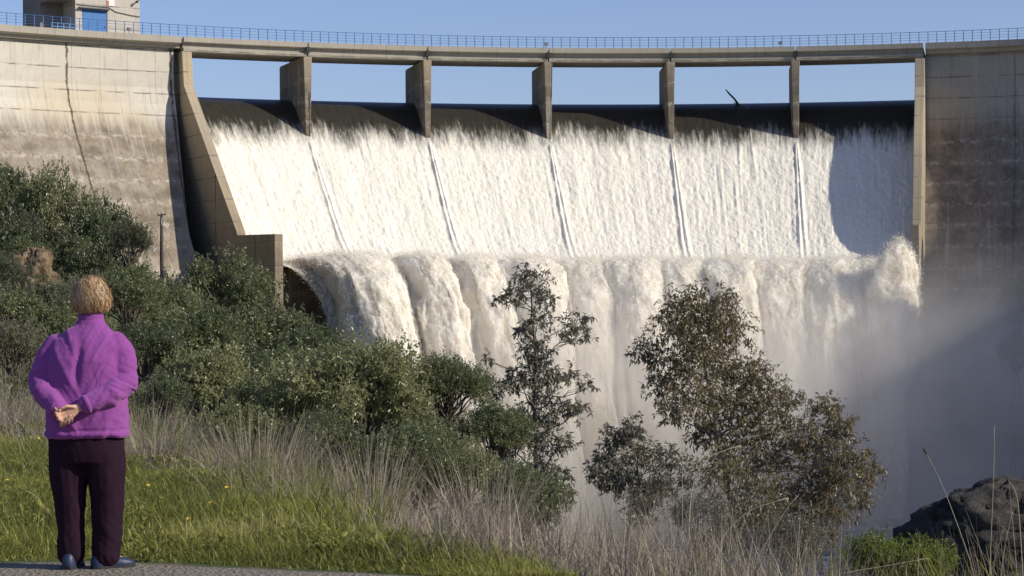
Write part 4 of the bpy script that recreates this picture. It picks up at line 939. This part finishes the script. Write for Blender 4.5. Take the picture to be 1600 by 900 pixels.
# yellow flowers
M_YEL = simple('yellow_petal', (0.75, 0.52, 0.02), 0.6, 0.15); M_STEM = simple('flower_stem', (0.06, 0.10, 0.02), 0.7)
mb = MB(); mb.tube([(0, 0, -.1), (0.004, 0, 0)], 0.0022, 4); fs = mb.build('stem', M_STEM)
pv, pf = [(0, 0, 0.006)], []
for i in range(8):
    a = i * math.pi / 4
    for da, r in ((-.3, .018), (0, .022), (.3, .018)): pv.append((math.cos(a + da) * r, math.sin(a + da) * r, 0.012))
    pf.append((0, 1 + 3 * i, 2 + 3 * i, 3 + 3 * i))
fp = mesh_np('petals', pv, np.array(pf), M_YEL)
spots = [(205,560+150),(222,720),(438,728),(40,742),(60,705),(300,770),(250,800),(330,815),(470,850),(150,700),(20,690),(95,735),(370,790),(505,845),(280,745),(240,745)]
gf = np.random.default_rng(8); fl0 = None
for i in range(26):
    if i < len(spots): px, py = spots[i]
    else: px, py = gf.uniform(5, 520), gf.uniform(690, 850)
    d = F * CAMZ / (py - 480) * 0.97
    b = W(px, py, d); gz = float(ground(b[0], b[1]))
    if b[0] > x_edge(d) + 0.2: continue
    hgt = 0.10 + 0.08 * gf.random(); root = empty('yellow_flower', (b[0], b[1], gz + hgt), gf.random() * 6)
    tag(root, 'tiny yellow flower in the green turf of the bank', 'flower', 'yellow flowers scattered over the turf')
    root.scale = (0.5 + .4 * gf.random(),) * 3; root.rotation_euler = (gf.normal() * .3 + .5, gf.normal() * .3, gf.random() * 6)
    for src in (fs, fp):
        o = src.copy(); COL.objects.link(o); o.parent = root
for o in (fs, fp): COL.objects.unlink(o)

# ------------------------------------------------------------------ earth bank and dark rock
def rock(name, label, c, size, seed, mat, rough_=0.35, squ=None):
    nu, nv = 90, 60; u = np.linspace(0, 2 * math.pi, nu)[:, None]; v = np.linspace(0.02, math.pi - 0.02, nv)[None, :]
    d = np.stack([np.cos(u) * np.sin(v), np.sin(u) * np.sin(v), np.cos(v) + 0 * u], -1)
    k = 1 + rough_ * (fbm(d[..., 0] * 1.8 + 5, d[..., 1] * 1.8 + 5, d[..., 2] * 1.8 + 5, 5, seed, 0.55) - 0.5) * 2
    ridg = np.abs(fbm(d[..., 0] * 3 + 9, d[..., 1] * 3 + 9, d[..., 2] * 5, 4, seed + 3) - 0.5)
    k = k - 0.35 * rough_ * np.exp(-(ridg / 0.03) ** 2)
    V_ = d * k[..., None] * np.array(size); V_ = V_ + np.asarray(c)
    o = mesh_np(name, V_.reshape(-1, 3), grid_faces(nu, nv), mat, None, True); return tag(o, label, 'rock' if 'rock' in name or 'boulder' in name else 'bank')
mR = Mat('dark_schist'); p = mR.pos(); v1 = mR.noise(p, 0.8, 8.0, 0.7); v2 = mR.noise(mR.vscale(p, 2, 2, 6), 1.2, 6.0, 0.7)
cR = mR.mix(mR.ramp(v1, 0.35, 0.65), (0.030, 0.026, 0.022), (0.080, 0.070, 0.057)); cR = mR.mix(mR.ramp(v2, 0.58, 0.68), cR, (0.14, 0.13, 0.11))
mR.set(Base_Color=cR, Roughness=0.8, Normal=mR.bump(mR.math('ADD', v1, v2), 1.0, 0.25))
rc_ = W(1555, 850, 50); rock('rock_outcrop', 'dark rounded rock outcrop at the right edge above the river', (rc_[0] + 0.4, rc_[1], rc_[2] - 0.4), (2.75, 2.2, 2.05), 71, mR.m, 0.28)
mE = Mat('red_earth'); p = mE.pos(); v1 = mE.noise(p, 1.2, 7.0, 0.7)
mE.set(Base_Color=mE.mix(mE.ramp(v1, .35, .65), (0.06, 0.045, 0.025), (0.27, 0.19, 0.115)), Roughness=0.95, Normal=mE.bump(v1, 1.0, 0.3))
ec = W(38, 425, 100); rock('earth_bank', 'small bare reddish earth bank among the shrubs on the left hillside', ec + np.array([0.1, 1.4, -0.7]), (1.15, 1.3, 1.75), 72, mE.m, 0.6)
# ------------------------------------------------------------------ the woman on the track, seen from behind
class Blob:
    """union of tapered limbs and lofts, welded by a voxel remesh into one skin"""
    def __init__(s): s.m = MB()
    def ell(s, c, r, nu=18, nv=12, M=None):
        u = np.arange(nu) * 2 * math.pi / nu; v = np.linspace(0.0, math.pi, nv)
        V_ = np.stack([np.cos(u)[None] * np.sin(v)[:, None], np.sin(u)[None] * np.sin(v)[:, None], np.cos(v)[:, None] + 0 * u[None]], -1).reshape(-1, 3) * np.array(r)
        if M is not None: V_ = V_ @ np.array(M).T
        f = [(i*nu+j, i*nu+(j+1) % nu, (i+1)*nu+(j+1) % nu, (i+1)*nu+j) for i in range(nv-1) for j in range(nu)]
        s.m.add(V_ + np.array(c), [q[::-1] for q in f])
    def limb(s, pts, rs, k=14):
        pts = np.asarray(pts, float)
        s.m.tube(pts, rs, k)
        for p, r in zip(pts, rs): s.ell(p, (r * .99,) * 3, 14, 9)
    def loft(s, rings, k=36, e=2.4):
        a = np.arange(k) * 2 * math.pi / k; ca, sa = np.cos(a), np.sin(a)
        ca = np.sign(ca) * np.abs(ca) ** (2 / e); sa = np.sign(sa) * np.abs(sa) ** (2 / e)
        V_ = np.array([[(cx + hx * c, cy + hy * q, z) for c, q in zip(ca, sa)] for (z, cx, cy, hx, hy) in rings]).reshape(-1, 3); n = len(rings)
        f = [(i*k+j, i*k+(j+1) % k, (i+1)*k+(j+1) % k, (i+1)*k+j) for i in range(n-1) for j in range(k)] + [tuple(range(k))[::-1], tuple((n-1)*k+j for j in range(k))]
        s.m.add(V_, f)
    def weld(s, name, mat, parent, voxel, smooth_it=6, disp=None, sm_f=0.5):
        o = s.m.build(name, None); 
        r = o.modifiers.new('r', 'REMESH'); r.mode = 'VOXEL'; r.voxel_size = voxel; r.use_smooth_shade = True
        q = o.modifiers.new('s', 'SMOOTH'); q.iterations = smooth_it; q.factor = sm_f
        dg = bpy.context.evaluated_depsgraph_get(); dg.update(); me = bpy.data.meshes.new_from_object(o.evaluated_get(dg))
        bpy.data.objects.remove(o); me.name = name
        if disp is not None:
            n = len(me.vertices); co = np.empty(n * 3, np.float32); me.vertices.foreach_get('co', co); co = co.reshape(-1, 3)
            no = np.empty(n * 3, np.float32); me.vertices.foreach_get('normal', no); no = no.reshape(-1, 3)
            me.vertices.foreach_set('co', (co + no * disp(co)[:, None]).astype(np.float32).ravel())
        me.polygons.foreach_set('use_smooth', np.ones(len(me.polygons), bool)); me.materials.clear(); me.materials.append(mat); me.update()
        return link(bpy.data.objects.new(name, me), parent)
base = W(130, 885, 12.0); base[2] = float(ground(base[0], base[1])) + 0.012
pe = empty('person', base); tag(pe, 'woman in purple fleece and dark trousers, hands clasped behind her back, facing the dam', 'person')
M_SKIN = Mat('skin'); p = M_SKIN.obj(); M_SKIN.set(Base_Color=M_SKIN.mix(M_SKIN.noise(p, 30.0, 4.0), (0.46, 0.25, 0.17), (0.60, 0.37, 0.27)), Roughness=0.5)
M_SKIN.bsdf.inputs['Subsurface Weight'].default_value = 0.15; M_SKIN.bsdf.inputs['Subsurface Radius'].default_value = (0.02, 0.008, 0.004); M_SKIN.bsdf.inputs['Subsurface Scale'].default_value = 0.5; M_SKIN = M_SKIN.m
m = Mat('purple_fleece'); p = m.obj(); n1 = m.noise(p, 260.0, 3.0, 0.7); n2 = m.noise(p, 45.0, 5.0, 0.7); n3 = m.noise(p, 7.0, 4.0)
m.set(Base_Color=m.mix(m.math('ADD', m.math('MULTIPLY', n2, 0.5), m.math('MULTIPLY', n3, 0.5)), (0.185, 0.038, 0.205), (0.325, 0.10, 0.35)), Roughness=0.95,
      Normal=m.bump(n1, 0.5, 0.004, m.bump(n2, 0.45, 0.008, m.bump(m.noise(m.vscale(p, 13, 9, 9), 1.0, 3.0, 0.55, 1.2), 0.25, 0.03))))
m.bsdf.inputs['Sheen Weight'].default_value = 0.35; m.bsdf.inputs['Sheen Tint'].default_value = (0.8, 0.5, 0.9, 1); m.bsdf.inputs['Specular IOR Level'].default_value = 0.1
M_FLEECE = m.m
m = Mat('plum_trousers'); p = m.obj(); n1 = m.noise(p, 300.0, 3.0); n2 = m.noise(p, 12.0, 5.0, 0.6)
m.bsdf.inputs['Specular IOR Level'].default_value = 0.15
m.set(Base_Color=m.mix(n2, (0.012, 0.0045, 0.011), (0.027, 0.010, 0.023)), Roughness=0.85, Normal=m.bump(n1, 0.3, 0.002)); M_TROU = m.m
M_SHOE = simple('navy_shoe', (0.018, 0.030, 0.075), 0.5, 0.35, 25.0, 0.002); M_SOLE = simple('shoe_sole', (0.02, 0.02, 0.024), 0.8)

HC = np.array([0.052, 0.045, 1.510])                 # head centre
SL, EL, WL_ = (-.142, .012, 1.262), (-.224, -.030, 1.055), (-.075, -.195, .900)
SR, ER, WR_ = (.192, .012, 1.270), (.250, -.030, 1.050), (.035, -.200, .925)
# --- body: one continuous skin from head to feet
b = Blob()
b.ell(HC + [0, 0, 0.015], (0.074, 0.094, 0.098)); b.ell(HC + [0.004, 0.030, -0.045], (0.056, 0.066, 0.066)); b.ell(HC + [0.012, 0.100, -0.015], (0.013, 0.022, 0.024))
for s_ in (-1, 1): b.ell(HC + [0.077 * s_, 0.0, -0.012], (0.012, 0.022, 0.032)); b.ell(HC + [0.03 * s_, 0.078, -0.058], (0.02, 0.012, 0.008))
b.limb([HC + [0, -0.012, -0.05], (0.045, .025, 1.40), (0.035, .02, 1.32)], [0.052, 0.053, 0.07])
b.loft([(.72, .03, 0, .17, .11), (.95, .03, 0, .16, .11), (1.2, .024, .01, .16, .10), (1.32, .03, .02, .12, .08)])
b.limb([SL, EL, WL_], [.055, .043, .027]); b.limb([SR, ER, WR_], [.055, .043, .027])
b.limb([(-.07, 0, .76), (-.070, .01, .45), (-.068, .01, .08)], [.09, .06, .042]); b.limb([(.13, 0, .76), (.135, .01, .45), (.128, .01, .08)], [.09, .06, .042])
b.limb([(-.068, .0, .05), (-.066, .11, .04)], [.035, .024]); b.limb([(.125, .0, .05), (.20, .055, .04)], [.035, .022])
def hand(wr, mid, lat, fing, thumb):
    wr, mid, lat = np.array(wr), np.array(mid), np.array(lat)
    mc = [mid + lat * t for t in (-.030, -.010, .010, .030)]
    for q in mc: b.limb([wr, q], [.021, .0125], 10)
    for q, f in zip(mc, fing):
        P_ = [q]
        for st in f: P_.append(P_[-1] + np.array(st))
        b.limb(P_, [.0105, .0098, .0090, .0078], 10)
    b.limb([wr + (mid - wr) * 0.25] + [np.array(t) for t in thumb], [.016, .0115, .010, .0085], 10)
# her right hand lies open, palm outwards, fingers pointing down to the left
hand(WR_, (-.038, -.222, .886), (-.45, .05, .89), [[(-.026, -.016, -.018), (-.014, -.022, -.002), (.004, -.018, .012)], [(-.030, -.016, -.017), (-.017, -.023, -.002), (.004, -.02, .013)],
      [(-.031, -.014, -.014), (-.018, -.024, .0), (.003, -.021, .013)], [(-.027, -.012, -.010), (-.016, -.020, .004), (.002, -.018, .012)]], [(-.005, -.228, .925), (-.036, -.246, .928), (-.060, -.252, .918)])
# her left hand holds it from below: fingers come up round the edge of the palm
hand(WL_, (-.046, -.212, .842), (.86, -.05, .32), [[(.004, -.026, -.014), (.007, -.026, .012), (.010, -.008, .024)], [(.006, -.028, -.012), (.008, -.027, .014), (.010, -.007, .027)],
      [(.008, -.028, -.010), (.008, -.027, .015), (.010, -.006, .027)], [(.008, -.024, -.006), (.008, -.024, .014), (.009, -.006, .022)]], [(-.092, -.226, .888), (-.088, -.250, .900), (-.070, -.266, .905)])
body = b.weld('body', M_SKIN, pe, 0.0042, 2)
for s_ in (-1, 1):
    q = Blob(); q.ell(HC + [0.03 * s_ + .004, 0.085, 0.004], (0.012, 0.010, 0.010), 14, 9); q.m.build('eye', simple('eye_white', (.7, .7, .68), .3, .05), pe, True)
# --- jacket
def fold(co):
    x, y, z = co[:, 0], co[:, 1], co[:, 2]
    d = np.zeros(len(co))
    arm = smooth(.13, .20, np.abs(x - .025)) 
    # long soft drapes running from the shoulders in towards the hands
    cx_ = x - 0.0; a1 = (x + 0.55 * (z - 1.0)) * 16; a2 = (x - 0.50 * (z - 1.0)) * 15
    back = smooth(0.03, -0.05, y) * (1 - arm)
    d += back * 1.35 * (0.011 * (fbm(a1, z * 2.2, 1, 3, 201) - .5) * 2 * smooth(.05, -.02, x) + 0.011 * (fbm(a2, z * 2.2, 2, 3, 202) - .5) * 2 * smooth(-.05, .03, x))
    d += back * -0.020 * np.exp(-((x - 0.005 - 0.10 * (z - 1.15)) / 0.022) ** 2) * smooth(1.00, 1.10, z) * smooth(1.33, 1.2, z)
    # rings of creases round the sleeves, tightest at the elbow
    tl_ = (z - 1.05) * 34 + x * 18 * np.sign(x - .02)
    d += arm * 0.013 * (fbm(tl_, y * 7, x * 4, 3, 203) - .5) * 2 * (0.5 + np.exp(-((z - 1.02) / 0.10) ** 2))
    d += 0.006 * (fbm(x * 9, y * 9, z * 11, 3, 204) - .5) * 2
    d += 0.007 * np.exp(-((z - 0.762) / 0.010) ** 2) * (1 - smooth(.95, 1, z)) - 0.006 * np.exp(-((z - 0.785) / 0.008) ** 2)
    return d
b = Blob()
b.loft([(.742, .028, .0, .232, .150), (.77, .029, 0, .237, .158), (.86, .03, 0, .236, .160), (.97, .028, 0, .232, .156), (1.08, .026, -.005, .226, .152), (1.18, .025, -.005, .220, .148),
        (1.25, .025, .0, .212, .130), (1.30, .028, .006, .186, .112), (1.342, .035, .014, .138, .094), (1.378, .045, .022, .088, .080), (1.41, .048, .028, .070, .072)])
b.limb([SL, (-.178, .0, 1.20), (-.203, -.018, 1.13), EL, (-.185, -.12, .985), (-.105, -.178, .915)], [.070, .078, .080, .078, .066, .050])
b.limb([SR, (.226, .0, 1.21), (.240, -.018, 1.13), ER, (.190, -.125, .990), (.062, -.188, .935)], [.070, .078, .081, .080, .068, .050])
b.weld('jacket', M_FLEECE, pe, 0.0075, 4, fold)
jk = [c for c in pe.children if c.name.startswith('jacket')][0]
for (wc, ec_) in ((np.array((-.100, -.182, .912)), np.array((-.185, -.12, .985))), (np.array((.056, -.190, .933)), np.array((.190, -.125, .990)))):
    dv = unit(wc - ec_); q = MB(); q.tube([wc - dv * .018, wc - dv * .006, wc + dv * .010], [.052, .054, .047], 18); q.build('cuff', M_FLEECE, jk, True)
a_ = np.linspace(0, 2 * math.pi, 40)
V_, zc2 = [], [(1.392, .074, .075), (1.425, .071, .073), (1.440, .066, .069), (1.436, .058, .061), (1.40, .058, .06)]
for z_, hx, hy in zc2: V_.append(np.stack([.050 + hx * np.cos(a_), .030 + hy * np.sin(a_) - 0.10 * (z_ - 1.39), z_ + 0.010 * np.cos(a_ * 2 + .5) - 0.012 * np.sin(a_)], -1))
mesh_np('collar', np.concatenate(V_), grid_faces(5, 40), M_FLEECE, jk, True)
# --- trousers
def tfold(co):
    x, y, z = co[:, 0], co[:, 1], co[:, 2]; sd = np.where(x < .03, -1, 1)
    return 0.009 * (fbm(x * 14 + sd * 5 + z * 3, y * 6, z * 4.0, 3, 210) - .5) * 2 + 0.008 * (fbm(x * 8, y * 6 + sd * 3, z * 17 + x * 16 * sd, 3, 211) - .5) * 2 * smooth(.55, .2, z)
b = Blob()
b.loft([(.60, .028, 0, .205, .125), (.66, .028, 0, .212, .135), (.74, .028, 0, .212, .14), (.80, .028, 0, .205, .135)])
b.limb([(-.075, 0, .66), (-.080, .0, .55), (-.074, .005, .40), (-.070, .005, .22), (-.067, .01, .085)], [.116, .110, .094, .082, .078])
b.limb([(.130, 0, .66), (.136, .0, .55), (.138, .005, .40), (.136, .005, .22), (.130, .01, .075)], [.116, .110, .096, .086, .084])
b.weld('trousers', M_TROU, pe, 0.0075, 4, tfold)
# --- shoes
def shoe(cx, ang, lab):
    k = 28; L = .255
    st = np.linspace(0, 1, 14); V_ = []; hw = np.interp(st, [0, .04, .15, .4, .7, .9, 1], [.018, .032, .039, .036, .048, .040, .012]); ht = np.interp(st, [0, .05, .2, .35, .5, .8, 1], [.060, .088, .098, .085, .066, .052, .030])
    a = np.linspace(-math.pi / 2, 1.5 * math.pi, k, endpoint=False)
    for s_, w_, h_ in zip(st, hw, ht):
        cx_, sx_ = np.cos(a), np.sin(a); zz_ = np.where(sx_ < 0, 0.018 + .012 * sx_, 0.018 + (h_ - .018) * np.abs(sx_) ** .8)
        V_.append(np.stack([w_ * np.sign(cx_) * np.abs(cx_) ** .7, np.full(k, s_ * L - .085), zz_], -1))
    V_ = np.concatenate(V_); c_, s2 = math.cos(ang), math.sin(ang)
    R_ = np.array([[c_, s2, 0], [-s2, c_, 0], [0, 0, 1]])
    f = [(i*k+j, i*k+(j+1) % k, (i+1)*k+(j+1) % k, (i+1)*k+j) for i in range(13) for j in range(k)]
    mb = MB(); mb.add(V_ @ R_.T + [cx, 0, 0], f + [tuple(range(k))[::-1], tuple(13*k+j for j in range(k))]); up = mb.build('shoe', M_SHOE, pe, True)
    out = [(-w_ - .004, s_ * L - .085) for s_, w_ in zip(st, hw)] + [(w_ + .004, s_ * L - .085) for s_, w_ in zip(st[::-1], hw[::-1])]
    n = len(out); mb = MB(); lo = np.array([(x, y, -.012) for x, y in out]); hi = np.array([(x, y, .016) for x, y in out])
    mb.add(np.concatenate([lo, hi]) @ R_.T + [cx, 0, 0], [(i, (i+1) % n, n+(i+1) % n, n+i) for i in range(n)] + [tuple(range(n)), tuple(range(2*n-1, n-1, -1))]); mb.build('sole', M_SOLE, up)
shoe(-.070, rad(4), 'l'); shoe(.130, rad(58), 'r')
# --- hair: a cap and several thousand short locks
m = Mat('blond_hair'); f_ = m.attr('shade'); p = m.obj()
m.set(Base_Color=m.mix(f_, (0.13, 0.065, 0.030), (0.62, 0.42, 0.22)), Roughness=0.45); M_HAIR = m.m
m = Mat('hair_roots'); m.set(Base_Color=(0.09, 0.055, 0.03), Roughness=0.8); M_HROOT = m.m
nu, nv = 40, 24; u = np.linspace(0, 2 * math.pi, nu)[:, None]; v = np.linspace(0, 1, nv)[None, :]
def hair_low(u): return 1.98 + 0.22 * np.clip(-np.sin(u), 0, 1) - 0.75 * np.clip(np.sin(u), 0, 1)      # lower at the nape (-y), higher at the brow
vv_ = v * hair_low(u)
Hr = np.array([0.090, 0.106, 0.108]); HO = HC + np.array([-.002, -.004, .016])
cap_ = HO + np.stack([np.cos(u) * np.sin(vv_), np.sin(u) * np.sin(vv_), np.cos(vv_) + 0 * u], -1) * Hr
hair = mesh_np('hair', cap_.reshape(-1, 3), grid_faces(nu, nv), M_HROOT, pe, True)
gh = np.random.default_rng(31); n = 8000; seg = 6
u0 = gh.random(n) * 6.283; v0 = np.sqrt(gh.random(n)) * 0.92 * hair_low(u0); swirl = gh.normal(size=n) * .45 + 1.6 * (fbm(np.cos(u0) * 2 + 1, np.sin(u0) * 2 + 1, v0 * 1.5, 2, 222) - .5) + .3
lock = fbm(np.cos(u0) * 3 + 4, np.sin(u0) * 3 + 4, v0 * 2.2, 3, 221)
Lk = (0.30 + 0.30 * gh.random(n)); t = np.linspace(0, 1, seg + 1)[None, :]
lim = hair_low(u0)[:, None] + 0.10 * gh.random((n, 1)) - .02
vt = np.minimum(v0[:, None] + Lk[:, None] * t, lim); ut = u0[:, None] + swirl[:, None] * t * Lk[:, None] / np.maximum(np.sin(np.clip(vt, .35, 2.6)), .35)
ro = 1.02 + (0.15 * np.sin(t * 2.4) * (0.1 + 1.5 * lock[:, None]) + 0.12 * gh.random((n, 1)) + 0.20 * t ** 2 * gh.random((n, 1)) * (gh.random((n, 1)) < .12))
Cc = HO + np.stack([np.cos(ut) * np.sin(vt), np.sin(ut) * np.sin(vt), np.cos(vt)], -1) * Hr * ro[..., None]
tan_ = unit(np.gradient(Cc, axis=1)); nrm_ = unit(Cc - HO); sd = np.cross(tan_, nrm_); w_ = 0.0022 * (1 - 0.7 * t ** 2)[..., None]
VV = np.stack([Cc + sd * w_, Cc - sd * w_], 2).reshape(n, -1, 3); kq = 2 * (seg + 1)
q_ = np.array([[2*i, 2*i+1, 2*i+3, 2*i+2] for i in range(seg)]); FF_ = (np.arange(n)[:, None, None] * kq + q_[None]).reshape(-1, 4)
shd = np.clip(0.30 + 1.3 * (lock - .42) + 0.35 * gh.normal(size=n) * .6 + 0.15 * np.cos(v0), 0, 1)
mesh_np('locks', VV.reshape(-1, 3), FF_, M_HAIR, hair, True, None, {'shade': np.repeat(shd, seg)})
